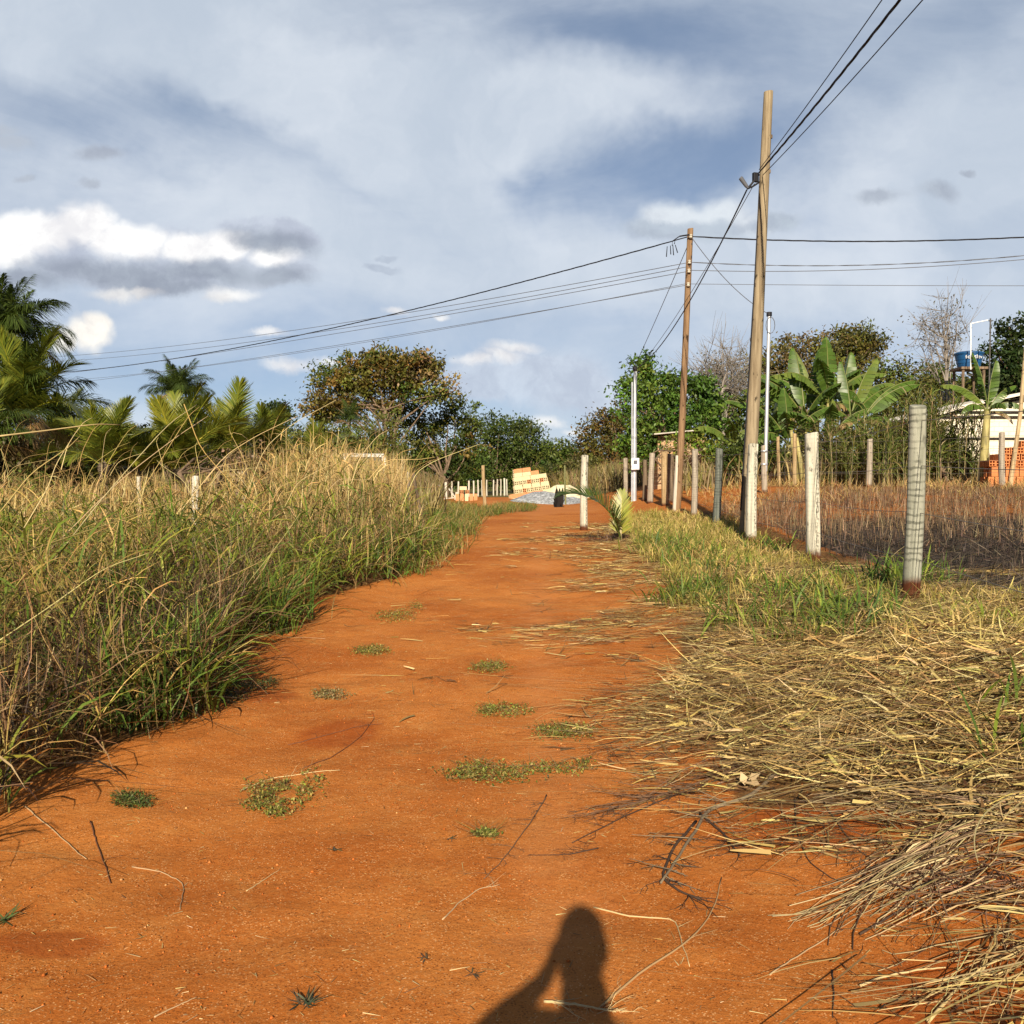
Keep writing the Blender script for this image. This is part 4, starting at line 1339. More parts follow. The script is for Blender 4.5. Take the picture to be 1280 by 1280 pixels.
pole3 = empty('service_pole', gd(793, 37.5))
tag(pole3, 'thin galvanised steel pole with a small white meter box, among the far posts', 'steel pole')
g3 = pole3.location.copy(); h3 = at(793, 461, 37.5).z - g3.z
MB().tube([(0, 0, -.3), (0, 0, h3 * .55)], .085, 12).tube([(0, 0, h3 * .55), (.02, 0, h3)], .065, 12).build('shaft', M_STEEL, pole3)
MB().tube([(-.10, 0, -.2), (-.10, 0, h3 * .9)], .03, 8).build('conduit', M_STEEL, pole3)
MB().lathe([(.07, h3 - .1), (.09, h3 - .08), (.09, h3 + .06), (.04, h3 + .1)], 12).build('cap', M_BLACK, pole3)
z3 = at(793, 580, 37.5).z - g3.z
mb3 = MB().box((.0, -.17, z3), (.30, .18, .44), bev=.02).build('meter_box', M_PIPE, pole3)
MB().box((0, -.265, z3 + .06), (.14, .012, .14), bev=.004).build('meter_window', M_GREYC, mb3)

pole4 = empty('service_pole', gd(955, 27))
tag(pole4, 'slim shiny steel service pole strapped to a wooden post behind the tall wooden pole', 'steel pole')
g4 = pole4.location.copy(); tp4 = at(961.5, 393, 27) - g4
zb = at(955, 557, 27).z - g4.z
MB().tube([(.03, 0, zb - .7), tp4], [.055, .045], 12).build('shaft', M_STEEL, pole4)
link('support_post', log_mesh('support_post', zb, .075, .07, M_POSTS, 2.0), pole4)
MB().tube([tp4 + Vector((0, 0, -.05)), tp4 + Vector((0, 0, .06))], .075, 12).build('cap', M_BLACK, pole4)
lp = [tp4 + Vector((.02 + .12 * math.sin(i / 12 * 2 * PI), -.06, -.3 + .22 * math.cos(i / 12 * 2 * PI))) for i in range(13)]
MB().tube(lp, .010, 6).build('cable_loop', M_GREYC, pole4)
st4 = MB()
for zz in (zb - .15, zb - .5): st4.lathe([(.095, zz - .02), (.095, zz + .02)], 12)
st4.build('straps', M_STEEL, pole4)


def cable(lab, A, B, sag, r, mat=M_BLACK, strands=1, n=48, twist=26, name='power_cable', cat='cable', group='overhead cables'):
    A = Vector(A); B = Vector(B)
    mb = MB()
    pts = []
    for i in range(n + 1):
        t = i / n
        p = A.lerp(B, t); p.z -= sag * 4 * t * (1 - t)
        pts.append(p)
    L = (B - A).length
    if strands == 1:
        mb.tube(pts, r, 6)
    else:
        d = (B - A).normalized(); sd = d.cross(Vector((0, 0, 1))).normalized(); up = sd.cross(d)
        m = n * 5
        for k_ in range(strands):
            pp = []
            for i in range(m + 1):
                t = i / m
                p = A.lerp(B, t); p.z -= sag * 4 * t * (1 - t)
                a = t * L / 1.5 * 2 * PI + k_ * 2 * PI / strands
                w = 1.15 * r * min(1, 20 * min(t, 1 - t) + .4)
                pp.append(p + (sd * math.cos(a) + up * math.sin(a)) * w)
            mb.tube(pp, r, 5)
    me = mb.mesh(name, mat, True)
    me.transform(Matrix.Translation(-A))
    o = link(name, me, None, A)
    tag(o, lab, cat, group)
    return o


Ld = 56
P2 = lambda py: at(864 - (py - 287) * .053, py, D2) + Vector((0, -.12, 0))
cable('thick twisted black cable from the top of the rusty pole down to the left palms', P2(296), at(58, 467, Ld), .62, .0095, strands=3)
cable('upper of the two highest thin lines running left from the rusty pole', P2(329), at(58, 446.5, Ld), .38, .009, M_GREYC)
cable('lower of the two highest thin lines running left over the palms', P2(334), at(58, 452.5, Ld), .42, .009, M_GREYC)
cable('line just under the thick twisted cable on its way to the left palms', P2(340), at(58, 469.5, Ld), .20, .009, M_GREYC)
cable('lowest thin line running left from the rusty pole toward the palms', P2(357), at(62, 482, Ld), .20, .008, M_GREYC)
cable('another low thin line close above the lowest one on the left', P2(355), at(62, 477, Ld), .38, .007, M_GREYC)
Rd = 24.5
cable('thick twisted black cable leaving the rusty pole top to the right edge', P2(297), at(1420, 287, Rd), .20, .0095, strands=3)
cable('upper thin line running right from the rusty pole to the edge', P2(329), at(1420, 303, Rd), .28, .007, M_GREYC, 2)
cable('middle thin line running right from the rusty pole, slowly rising', P2(339), at(1420, 309, Rd), .22, .009, M_GREYC)
cable('lowest single line running level to the right, under the others', P2(356), at(1420, 357, Rd), .02, .007, M_GREYC)
brk = p1g + br
cable('black service cable hanging from the wooden pole clamp down to the meter pole', brk + Vector((-.18, -.14, -.2)), at(793, 462, 37.5), .55, .014)
cable('thin grey line beside the black service cable, ending at the meter pole', at(941, 232, D1) + Vector((0, -.12, 0)), at(794, 464, 37.5), .25, .007, M_GREYC)
cable('straight thin drop line from the rusty pole top to the meter pole', P2(297), at(792, 461, 37.5), .05, .010, M_GREYC)
cable('thin drop line crossing behind the wooden pole to the slim shiny pole', P2(298), g4 + tp4, .22, .009, M_GREYC)
bk = Vector((3.0, -20, 8.2))
cable('thick twisted cable rising from the wooden pole clamp overhead to the top edge', brk + Vector((.03, -.12, .1)), bk + Vector((0, 0, 0)), .95, .0085, strands=3)
cable('left thin line rising beside the thick twisted one overhead', brk + Vector((.04, -.12, .16)), bk + Vector((-.5, 0, .1)), .82, .007)
cable('right thin line rising beside the thick twisted one overhead', brk + Vector((.10, -.12, .06)), bk + Vector((.75, 0, -.1)), .95, .007)
dn = MB()
hp = (p1t - p1g).z
pth = [br + Vector((-.02, -.10, -.05))]
for i in range(9):
    t = (br.z - .5) / hp * (1 - i / 8) + .06
    rr_ = (16.5 - 5.5 * t) * D1 / F / 2
    pth.append(Vector(((p1t - p1g).x * t - rr_ * .90, -rr_ * .55 - .006, hp * t)))
dn.tube(pth, .013, 6)
dn.build('down_cable', M_BLACK, pole1)
# loose tails at the rusty pole top
for i, (px, py, e) in enumerate(((834, 308, 320), (838, 307, 318), (841, 306, 319), (845, 304, 315))):
    pass
tl = MB()
o2 = p2g
def r2(px, py): return at(px, py, D2 - .2) - o2
tl.tube([r2(862, 293), r2(850, 295), r2(844, 299), r2(843, 305)], .014, 6)
tl.tube([r2(862, 294), r2(848, 296), r2(841, 301), r2(840, 307)], .010, 6)
for a_, b_ in (((834, 308), (833, 321)), ((838, 307), (838.5, 318)), ((841, 306), (842, 319)), ((844, 306), (847, 316))):
    tl.tube([r2(*a_), r2((a_[0] + b_[0]) / 2, (a_[1] + b_[1]) / 2), r2(*b_)], [.010, .012, .014], 6)
tl.build('cable_tails', M_BLACK, pole2)

# fence wires
def wire(lab, pts, r=.003, group=None):
    mb = MB(); p0 = Vector(pts[0])
    fine = []
    for a, b in zip(pts[:-1], pts[1:]):
        a = Vector(a); b = Vector(b)
        for i in range(8):
            t = i / 8; p = a.lerp(b, t); p.z -= .03 * 4 * t * (1 - t); fine.append(p - p0)
    fine.append(Vector(pts[-1]) - p0)
    mb.tube(fine, r, 4)
    tag(mb.build('fence_wire', M_WIRE, None, p0), lab, 'fence wire', group)


nm = ('topmost', 'second from the top', 'third from the top', 'lowest')
for k_, fr in enumerate((.93, .70, .46, .22)):
    pts = [Vector((3.0, 3.0, Hs(3.0, 3.0) + 1.6 * fr))] + [g + Vector((.06, .09, h * fr)) for (_, g, h) in posts[:7]]
    wire(nm[k_] + ' wire strand of the roadside fence with the thick ringed post', pts, group='wires of the road fence')
bp_s = sorted(bposts, key=lambda q: q[1].x)
for k_, fr in enumerate((.95, .72, .50, .28)):
    pts = [g + Vector((0, -.08, h * fr)) for (_, g, h) in bp_s] + [Vector((24, 29, Hs(24, 29) + 1.55 * fr))]
    wire(nm[k_] + ' wire strand of the back fence behind the burnt field', pts, .004, 'wires of the back fence')
netting = MB()
xs_ = np.arange(8.3, 17.5, .42)
gxs = [q[1].x for q in bp_s]; gys = [q[1].y for q in bp_s]
for x in xs_:
    y = float(np.interp(x, gxs, gys)) - .09
    z = Hs(x, y)
    netting.tube([(x, y, z + .05), (x + .01, y, z + .8), (x, y, z + 1.5)], .0035, 4)
tag(netting.build('fence_netting', M_WIRE), 'upright net wires of the back fence in front of the cane thicket', 'fence netting')

# ================================================================== building site in the middle distance
GRS = 'thin white stakes of the building plot'
site = ((541, 604, 628, 46, 5, 'pale thick stake at the left end of the white stake row, by the hay'), (549, 603, 0, 62, 2.4, 'white stake second from the left end of the row'), (557.5, 603, 0, 61, 3.4, 'thick white stake with a curved plank at its foot'),
        (565, 602, 0, 62, 2.2, 'white stake just right of the curved plank'), (573, 602, 0, 64, 2.2, 'white stake left of the little brick heap, in front of dark shade'), (586, 601, 0, 66, 2.4, 'white stake rising right behind the little brick heap'),
        (592, 601, 0, 67, 2.2, 'white stake just right of the little brick heap'), (597.5, 600, 0, 68, 1.8, 'white stake left of the pair behind the wooden stake'), (602.5, 600, 0, 69, 1.6, 'white stake touching the left side of the wooden stake'),
        (608.5, 600, 0, 69, 1.6, 'white stake touching the right side of the wooden stake'), (617, 600, 0, 70, 1.7, 'first white stake in the open right of the wooden stake'), (621.5, 599, 0, 70.5, 1.6, 'second white stake in the open right of the wooden stake'),
        (626, 599, 0, 71, 1.6, 'thin white stake before the thicker cream one by the brick stack'), (630.5, 598, 0, 71, 2.4, 'thicker cream stake nearest the brick stack on its left'), (633.5, 599, 0, 72, 1.6, 'thin stake between the cream stake and the brick stack'))
for i, (px, py, b, d, w, lab) in enumerate(site):
    pix_post('thin_stake', lab, (px, 0), (px, py), w, M_WASH if i else M_POSTT, 'stake', GRS, d=d, seed=i, sides=8, seg=5)
pix_post('wooden_stake', 'tan wooden stake standing alone in red dirt left of the brick stack', (606, 637), (604, 582), 4.2, M_POSTT, 'stake', None, seed=2)
pix_post('green_stake', 'thin greenish pole stuck in front of the sand heap', (707, 631), (706, 582), 2.2, m_log('green_stick', (.20, .21, .10), (.13, .14, .06), stain=0), 'stake', None, seed=3, sides=8)

M_YBR = m_plain('pale_yellow_clay', (.60, .53, .33), .9, var=.12, scale=3, bump=.2)
M_OBR = m_plain('orange_clay', (.55, .26, .12), .9, var=.14, scale=4, bump=.2)
M_RBR = m_plain('red_orange_clay', (.56, .21, .075), .9, var=.16, scale=4, bump=.2)


def brick_mesh(name, mat, L=.39, Wd=.19, Hh=.19, nx=2, nz=2, wall=.022):
    """hollow clay brick: channels open at both ends (local Y)"""
    mb = MB(); bm = mb.bm
    ch = []
    cw = (Wd - wall * (nx + 1)) / nx; chh = (Hh - wall * (nz + 1)) / nz
    for sy in (-1, 1):
        y = sy * L / 2
        xs = [-Wd / 2]; 
        for i in range(nx): xs += [xs[-1] + wall, xs[-1] + wall + cw]
        xs.append(Wd / 2)
        zs = [0]
        for i in range(nz): zs += [zs[-1] + wall, zs[-1] + wall + chh]
        zs.append(Hh)
        g = [[bm.verts.new((x, y, z)) for z in zs] for x in xs]
        for i in range(len(xs) - 1):
            for j in range(len(zs) - 1):
                q = [g[i][j], g[i + 1][j], g[i + 1][j + 1], g[i][j + 1]]
                if i % 2 == 1 and j % 2 == 1:
                    inn = [bm.verts.new((v.co.x, y - sy * (L * .47), v.co.z)) for v in q]
                    for k_ in range(4): bm.faces.new((q[k_], q[(k_ + 1) % 4], inn[(k_ + 1) % 4], inn[k_]))
                    bm.faces.new(inn)
                else:
                    bm.faces.new(q)
        ch.append((g, xs, zs))
    g0, xs, zs = ch[0]; g1 = ch[1][0]
    X, Z = len(xs) - 1, len(zs) - 1
    for i in range(X):
        bm.faces.new((g0[i][0], g0[i + 1][0], g1[i + 1][0], g1[i][0])); bm.faces.new((g0[i][Z], g0[i + 1][Z], g1[i + 1][Z], g1[i][Z]))
    for j in range(Z):
        bm.faces.new((g0[0][j], g0[0][j + 1], g1[0][j + 1], g1[0][j])); bm.faces.new((g0[X][j], g0[X][j + 1], g1[X][j + 1], g1[X][j]))
    return mb.mesh(name, mat)


BY = brick_mesh('hollow_brick', M_YBR); BO = brick_mesh('hollow_brick', M_OBR); BR_ = brick_mesh('hollow_brick', M_RBR, .29, .19, .19)
bs = gd(664, 48)
oz = at(640, 629, 48).z - .03
Mst = Matrix.Translation((bs.x, 48, oz)) @ Matrix.Rotation(R(-8), 4, 'Y') @ Matrix.Rotation(R(10), 4, 'Z')
pitch = .196
spx = 48 / F
rowsdef = ((636, 692, 's'), (638, 690, 'h'), (638, 691, 's'), (645, 690, 'h'), (645, 690, 's'), (646, 689, 'h'), (646, 688, 's'), (647, 679, 's'), (648, 669, 's'))
SG = 'hollow bricks of the stack'
LABB = {'s': 'pale yellow hollow brick laid lengthwise in the stack by the gravel', 'h': 'hollow brick of the stack by the gravel turned with its dark holes forward', 'o': 'orange side-on hollow brick among yellow ones in the stack by the gravel',
        't': 'pale brick loosely laid on the very top of the stack by the gravel'}
for r, (a, b, ty) in enumerate(rowsdef):
    x0 = (a - 664) * spx; x1 = (b - 664) * spx
    stp = .40 if ty == 's' else .20
    nrow = max(1, int(round((x1 - x0) / stp)))
    stp = max((x1 - x0) / nrow, .392 if ty == 's' else .193)
    for i in range(nrow):
        x = x0 + stp * (i + .5)
        org = ty == 's' and rng.random() < .12
        o = link('hollow_brick', BO if org or (ty == 'h' and rng.random() < .12) else BY)
        loc = Vector((x + rng.uniform(-.008, .008), rng.uniform(-.02, .02) + (0 if ty == 's' else .10), r * pitch))
        rot = Matrix.Rotation(PI / 2 if ty == 's' else 0, 4, 'Z') @ Matrix.Rotation(rng.uniform(-.02, .02), 4, 'Z')
        o.matrix_world = Mst @ Matrix.Translation(loc) @ rot
        tag(o, LABB['t' if r == 8 else 'o' if org else ty], 'brick', SG)
        if ty == 's':
            o = link('hollow_brick', BY)
            o.matrix_world = Mst @ Matrix.Translation(loc + Vector((0, .21, 0))) @ rot
            tag(o, LABB['t' if r == 8 else 's'], 'brick', SG)
# little heap further left
bh = gd(583, 54)
for i, (x, z, up) in enumerate(((-.42, 0, 1), (-.20, 0, 1), (.02, 0, 1), (.24, 0, 1), (.44, 0, 1), (-.22, .40, 0), (.05, .40, 0), (-.15, .60, 2))):
    o = link('hollow_brick', (BO, BO, BY, BO, BO, BO, BO, BY)[i])
    x *= 1.15
    Mx = Matrix.Translation((bh.x + x, 54 + rng.uniform(-.05, .05), Hs(bh.x + x, 54) + z + (.195 if up == 1 else 0)))
    o.matrix_world = Mx @ (Matrix.Rotation(PI / 2, 4, 'X') if up == 1 else Matrix.Rotation(PI / 2 if up == 2 else 0, 4, 'Z'))
    tag(o, ('hollow brick stood on end in the little heap among white stakes', 'hollow brick lying on upright ones in the little heap among white stakes', 'pale brick crowning the little heap among the white stakes')[0 if up == 1 else 1 if up == 0 else 2], 'brick', 'bricks of the little heap')
# orange bricks by the house
bw = gd(1236, 30.2)
lab_ob = ('orange hollow brick in the bottom row of the pile at the right edge', 'orange hollow brick in the second row of the pile at the right edge', 'orange hollow brick in the third row of the pile at the right edge',
          'orange hollow brick in the fourth row of the pile at the right edge', 'orange hollow brick on top of the pile at the right edge')
zrow = 0
for r in range(6):
    up = r < 2
    for i in range(11 - (r % 2)):
        if r >= 3 and i < (r - 2): continue
        if r == 5 and (i < 3 or rng.random() < .4): continue
        x = bw.x + .02 + i * .215 + (.1 if r % 2 else 0)
        for rowy in ((0, .33) if r < 4 else (0,)):
            o = link('hollow_brick', BR_)
            zz = Hs(x, 30.2 + rowy) + zrow
            Mx = Matrix.Translation((x, 30.2 + rowy + rng.uniform(-.02, .02), zz + (.145 if up else 0)))
            o.matrix_world = Mx @ (Matrix.Rotation(PI / 2, 4, 'X') @ Matrix.Translation((0, 0, -.095)) if up else Matrix.Rotation(rng.uniform(-.04, .04), 4, 'Z'))
            tag(o, lab_ob[min(r, 4)], 'brick', 'orange bricks by the white house')
    zrow += .30 if up else .195

M_GRAVEL = m_plain('blue_grey_gravel', (.34, .36, .38), .9, var=.5, scale=9, bump=1.2)
M_SAND = m_plain('pale_sand', (.72, .63, .42), .95, var=.08, scale=4, bump=.3)


def heap(name, lab, cx, cy, rx, ry, h, mat, seed, cat):
    g = Vector((cx, cy, Hs(cx, cy)))
    n = 60
    u = np.linspace(-1.25, 1.25, n)
    X, Y = np.meshgrid(u, u)
    rr = np.hypot(X, Y)
    hh_ = h * np.clip(1 - rr ** 1.25, -.12, 1) * (1 + .5 * (fbm(X * 2.4 + seed, Y * 2.4, seed, 4) - .5))
    hh_ += .05 * (fbm(X * 14, Y * 14, seed + 5, 3) - .5)
    wx = cx + X * rx; wy = cy + Y * ry
    V = np.stack([wx - g.x, wy - g.y, H(wx, wy) + hh_ - g.z - .02], -1)
    i_ = np.arange(n - 1)[:, None] * n + np.arange(n - 1)[None]
    Q = np.stack([i_, i_ + 1, i_ + n + 1, i_ + n], -1)
    tag(link(name, np_mesh(name, V, Q, None, [mat], None, True), None, g), lab, cat)


heap('gravel_heap', 'low blue grey gravel heap in front of the brick stack', 1.55, 45.3, 1.7, 1.2, .62, M_GRAVEL, 3, 'gravel heap')
heap('gravel_heap', 'small flat spill of grey gravel under the sand heap', 2.75, 46.5, .8, .7, .30, M_GRAVEL, 9, 'gravel heap')
heap('sand_heap', 'pale cream sand heap just right of the brick stack', 2.55, 49, 1.3, 1.0, .80, M_SAND, 11, 'sand heap')
pk = MB()
pk.box((-.15, 0, .09), (1.5, .16, .05), rz=.25, ry=-.10, bev=.006); pk.box((.42, .1, .40), (.75, .13, .05), rz=-.3, ry=.9, bev=.006); pk.box((.62, .1, .22), (.13, .12, .5), ry=.15, bev=.006)
tag(pk.build('bent_plank', M_WASH, None, gd(556, 55)), 'pale bent strip of board lying at the feet of the white stakes', 'board')
stp = Soup()
gst = gp(697, 634)
for i in range(24):
    a = rng.uniform(0, 6.28)
    stp.blades(np.array([[rng.normal(0, .06), rng.normal(0, .06), -.03]]), a, rng.uniform(.0, .12) if i < 12 else rng.uniform(.3, .6), rng.uniform(0, .12), rng.uniform(.55, .95) if i < 12 else rng.uniform(.25, .5), .15, (.022, .019, .018), 4, clamp=False)
tag(stp.build('dark_stump', M_TWIG, None, gst), 'small black pointed clump at the right end of the gravel heap', 'stump')

# ================================================================== white van behind the hay
vg = gd(455, 50)
van = empty('white_van', vg, R(12))
tag(van, 'white van showing only its roof and dark windscreen above the dry hay', 'van')
M_VAN = m_plain('white_car_paint', (.78, .76, .70), .3, var=.03, spec=.5)
M_GLASS = m_plain('dark_car_glass', (.05, .055, .06), .12, var=.1, spec=.6)
M_TYRE = m_plain('tyre_rubber', (.02, .02, .02), .9)
hv = at(462, 567, 50).z - vg.z
k_ = hv / 2.0
side = [(-.85, .3), (-.9, 1.0), (-.75, 1.15), (-.55, 1.22), (-.42, 1.9), (-.25, 2.0), (2.9, 2.0), (3.1, 1.8), (3.15, .3)]
bodym = MB()
v0 = [bodym.bm.verts.new((-.85 * k_, p[0] * k_, p[1] * k_)) for p in side]; v1 = [bodym.bm.verts.new((.85 * k_, p[0] * k_, p[1] * k_)) for p in side]
bodym.bm.faces.new(v0); bodym.bm.faces.new(v1)
for i in range(len(side)):
    j = (i + 1) % len(side); bodym.bm.faces.new((v0[i], v0[j], v1[j], v1[i]))
bmesh.ops.bevel(bodym.bm, geom=list(bodym.bm.edges), offset=.08, segments=3, affect='EDGES', profile=.6)
bodym.build('body', M_VAN, van)
MB().box((0, -.505 * k_, 1.56 * k_), (1.4 * k_, .03, .60 * k_), rx=-.19, bev=.01).build('windscreen', M_GLASS, van)
for sx in (-1, 1):
    MB().box((sx * .85 * k_, .45 * k_, 1.55 * k_), (.03, 1.2 * k_, .5 * k_), bev=.01).build('side_window', M_GLASS, van)
    MB().box((sx * .6 * k_, -.9 * k_, .8 * k_), (.3 * k_, .05, .18 * k_), bev=.02).build('headlight', M_PIPE, van)
    for yw in (-.2, 2.4):
        w_ = MB(); w_.tube([(sx * .72 * k_, yw * k_, .3 * k_), (sx * .9 * k_, yw * k_, .3 * k_)], .3 * k_, 20); wh = w_.build('wheel', M_TYRE, van)
        MB().tube([(sx * .905 * k_, yw * k_, .3 * k_), (sx * .915 * k_, yw * k_, .3 * k_)], .17 * k_, 16).build('rim', M_STEEL, wh)

# white posts standing in the tall grass on the left
for i, (lab, px, py, d, w) in enumerate((('slim clean white post top poking out of the tall grass', 173, 596, 21, 5), ('thick blotchy white post half covered by grass near the dry bush', 245, 596, 17.5, 10), ('short whitish post top almost lost in the hay', 301, 589, 19, 8))):
    pix_post('white_post', lab, (px, 0), (px, py), w, M_WASH, 'post', 'white posts in the tall grass', d=d, seed=i * 3.1)
pix_post('rustic_post', 'grey weathered post at the right end of the tall grass', (512, 0), (511, 590), 3.5, M_POSTS, 'post', None, d=20.5, seed=8)
pix_post('rustic_post', 'thin crooked dark stake leaning by the end of the tall grass', (533, 0), (517, 592), 4, M_POSTD, 'post', None, d=18.5, seed=9)

# ================================================================== tall grass bank on the left
def in_poly(px, py, poly):
    poly = np.asarray(poly, float); n = len(poly)
    res = np.zeros(np.shape(px), bool); j = n - 1
    for i in range(n):
        xi, yi = poly[i]; xj, yj = poly[j]
        c_ = ((yi > py) != (yj > py)) & (px < (xj - xi) * (py - yi) / (yj - yi + 1e-12) + xi)
        res ^= c_; j = i
    return res


def scatter(n, x0, x1, y0, y1, dens):
    x = rng.uniform(x0, x1, n); y = rng.uniform(y0, y1, n)
    m = rng.random(n) < dens(x, y)
    return x[m], y[m]


def bank_d(x, y):
    e = xl(y) - x + .35 * (fbm(y * 1.1, x * 1.1, 31, 3) - .5)
    vis = (x > -.60 * y - 1.3 - 1.5 * (y < 5)) & (e > 0) & (y < 26)
    return vis * (1.0 - .55 * S(y, 10, 22)) * np.where(e > 2.2, .55, 1.0) * (.22 + .78 * S(fbm(x * 1.9, y * 1.7, 43, 3), .36, .54))


def bank_h(x, y):
    e = xl(y) - x
    prof = .30 + .70 * S(e, 0, 1.25)
    px, _ = proj(np.stack([x, y, H(x, y) + 1], -1))
    far = S(y, 11, 16)
    hump = 1.0 + .66 * S(px, 250, 350) * (1 - .25 * S(px, 480, 525))
    nearh = .90
    h = nearh * (1 - far) + hump * far
    return h * prof * (.62 + .72 * fbm(x * 1.3 + 5, y * 1.2, 41, 3))


grass = Soup()
x, y = scatter(27000, -15, -1, -5, 26, bank_d)
z = H(x, y); hgt = bank_h(x, y)
n = len(x)
green = np.clip(S(fbm(x * .75, y * .6, 51, 3), .40, .60) + .25 * (1 - S(xl(y) - x, .6, 1.8)), 0, 1) * (1 - .65 * S(y, 14, 18)) * (1 - .6 * (1 - S(x + .42 * y, -.3, .5)) * (y < 8)) + .40 * S(y, 8, 10) * (1 - S(y, 14.5, 17)) * (1 - S(xl(y) - x, 2.2, 3.2))       # where the living tufts are
dry = fbm(x * 1.3, y * 1.1, 61, 3)
# upright culms
cul = rng.random(n) < .8
cx, cy, cz, ch = x[cul], y[cul], z[cul], hgt[cul]
m = len(cx)
az = rng.uniform(0, 2 * PI, m); tl_ = np.abs(rng.normal(.12, .14, m)); bd = np.abs(rng.normal(.35, .35, m))
ck = pal(m, (TAN, STRAW, OLIVE, BROWN, (.28, .24, .07)), (3, 3, 3, 2.2, 3), .2)
grass.blades(np.stack([cx, cy, cz - .02], -1), az, tl_, bd, ch * rng.uniform(.8, 1.12, m), rng.uniform(.004, .009, m), ck, 4, prof='stalk')
# leaves on the culms at every height
rep = np.where(cy < 12, 9, 6)
ii = np.repeat(np.arange(m), rep)
t = rng.uniform(.05, .98, len(ii)) ** .85
hb_ = ch[ii] * t
bx = cx[ii] + np.sin(tl_[ii] + bd[ii] * t * .4) * np.cos(az[ii]) * hb_ * .8; by = cy[ii] + np.sin(tl_[ii] + bd[ii] * t * .4) * np.sin(az[ii]) * hb_ * .8
gsel = rng.random(len(ii)) < (.20 + .74 * green[cul][ii]) * (1 - .55 * S(t, .75, 1.0))
topdry = S(t, .55, 1.0)
kd = pal(len(ii), (TAN, STRAW, (.32, .255, .075), BROWN, (.25, .22, .055)), (2.4, 2.4, 3.4, 1.4, 2.6), .2)
kd = kd * (1 - topdry[:, None] * .0)
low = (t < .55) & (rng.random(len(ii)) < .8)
kd[low] = pal(low.sum(), (BROWN, (.07, .045, .022), (.045, .028, .015), (.10, .07, .03), TAN), (1.5, 3, 3, 2, .5), .25)  # dead thatch, darkened low down to stand for shade inside the bank
kg = pal(len(ii), (GREEN, LIME, (.13, .17, .026), (.07, .11, .018), (.21, .22, .04)), (2.5, 2.5, 3, 2, 1.6), .2)
kk = np.where(gsel[:, None], kg, kd)
hay = (cy[ii] > 12.5) & (rng.random(len(ii)) < .72) & (xl(cy[ii]) - cx[ii] > .9 + .5 * rng.random(len(ii)))
kk[hay] = pal(hay.sum(), (STRAW, (.40, .30, .12), TAN, PALE, (.30, .25, .08)), (3, 3, 2, 1, 2), .18)
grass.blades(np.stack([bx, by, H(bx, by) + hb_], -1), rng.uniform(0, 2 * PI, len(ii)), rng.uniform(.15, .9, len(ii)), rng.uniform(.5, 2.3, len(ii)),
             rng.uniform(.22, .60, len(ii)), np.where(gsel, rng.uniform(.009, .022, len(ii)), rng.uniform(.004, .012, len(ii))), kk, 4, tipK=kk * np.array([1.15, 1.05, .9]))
# green basal tufts, strongest along the foot of the bank
tx, ty = scatter(2600, -8, -1, 3, 20, lambda a, b: bank_d(a, b) * (.10 + .60 * (1 - S(xl(b) - a, .1, 1.1))) * (.05 + .95 * S(fbm(a * .9, b * .8, 71, 3), .46, .62)))
for q in ((360, 772), (330, 780), (345, 790), (300, 790), (260, 775), (290, 760), (240, 880), (215, 890), (190, 900), (255, 860), (380, 730), (410, 720), (440, 712), (480, 712), (505, 705)):
    g_ = gp(*q)
    tx = np.append(tx, g_.x - .12 + rng.normal(0, .12, 9)); ty = np.append(ty, g_.y + rng.normal(0, .16, 9))
kb = 26
ii = np.repeat(np.arange(len(tx)), kb)
nb = len(ii)
gx_ = tx[ii] + rng.normal(0, .07, nb); gy_ = ty[ii] + rng.normal(0, .07, nb)
tk = pal(len(tx), (GREEN, (.075, .14, .02), LIME, (.055, .095, .018), OLIVE), (4, 4, 2, 3, 1.2), .15)[ii] * (1 + rng.normal(0, .15, (nb, 1)))
dd_ = rng.random(nb) < .22
tk[dd_] = pal(dd_.sum(), (TAN, BROWN, STRAW), None, .2)
grass.blades(np.stack([gx_, gy_, H(gx_, gy_) - .01], -1), rng.uniform(0, 2 * PI, nb), np.abs(rng.normal(.30, .22, nb)), np.abs(rng.normal(1.0, .5, nb)),
             rng.uniform(.30, .80, nb), rng.uniform(.008, .018, nb), np.clip(tk, .01, .8), 5)
# tangled old stems, mostly grey brown, low inside the near face
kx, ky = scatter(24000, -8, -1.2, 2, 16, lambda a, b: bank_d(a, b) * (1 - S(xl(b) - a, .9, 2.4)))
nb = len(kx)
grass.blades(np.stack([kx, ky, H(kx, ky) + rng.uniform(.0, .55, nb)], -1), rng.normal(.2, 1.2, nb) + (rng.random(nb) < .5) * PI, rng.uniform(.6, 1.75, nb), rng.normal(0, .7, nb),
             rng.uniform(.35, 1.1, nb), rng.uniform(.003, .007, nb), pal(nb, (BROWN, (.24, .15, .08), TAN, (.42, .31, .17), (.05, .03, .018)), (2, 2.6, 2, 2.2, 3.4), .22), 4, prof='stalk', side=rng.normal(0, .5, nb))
# long bleached stalks leaning over the top toward the right
kx, ky = scatter(800, -9, -1.3, 3.4, 20, lambda a, b: bank_d(a, b) * .55)
nb = len(kx)
grass.blades(np.stack([kx, ky, H(kx, ky) + rng.uniform(.1, .8, nb) * bank_h(kx, ky)], -1), rng.normal(.1, .7, nb), rng.uniform(.55, 1.35, nb), rng.normal(.25, .45, nb),
             rng.uniform(.45, 1.1, nb), rng.uniform(.005, .010, nb), pal(nb, (STRAW, PALE, TAN, (.42, .33, .17)), (3, 2, 2, 2), .16), 6, prof='stalk', side=rng.normal(0, .25, nb))
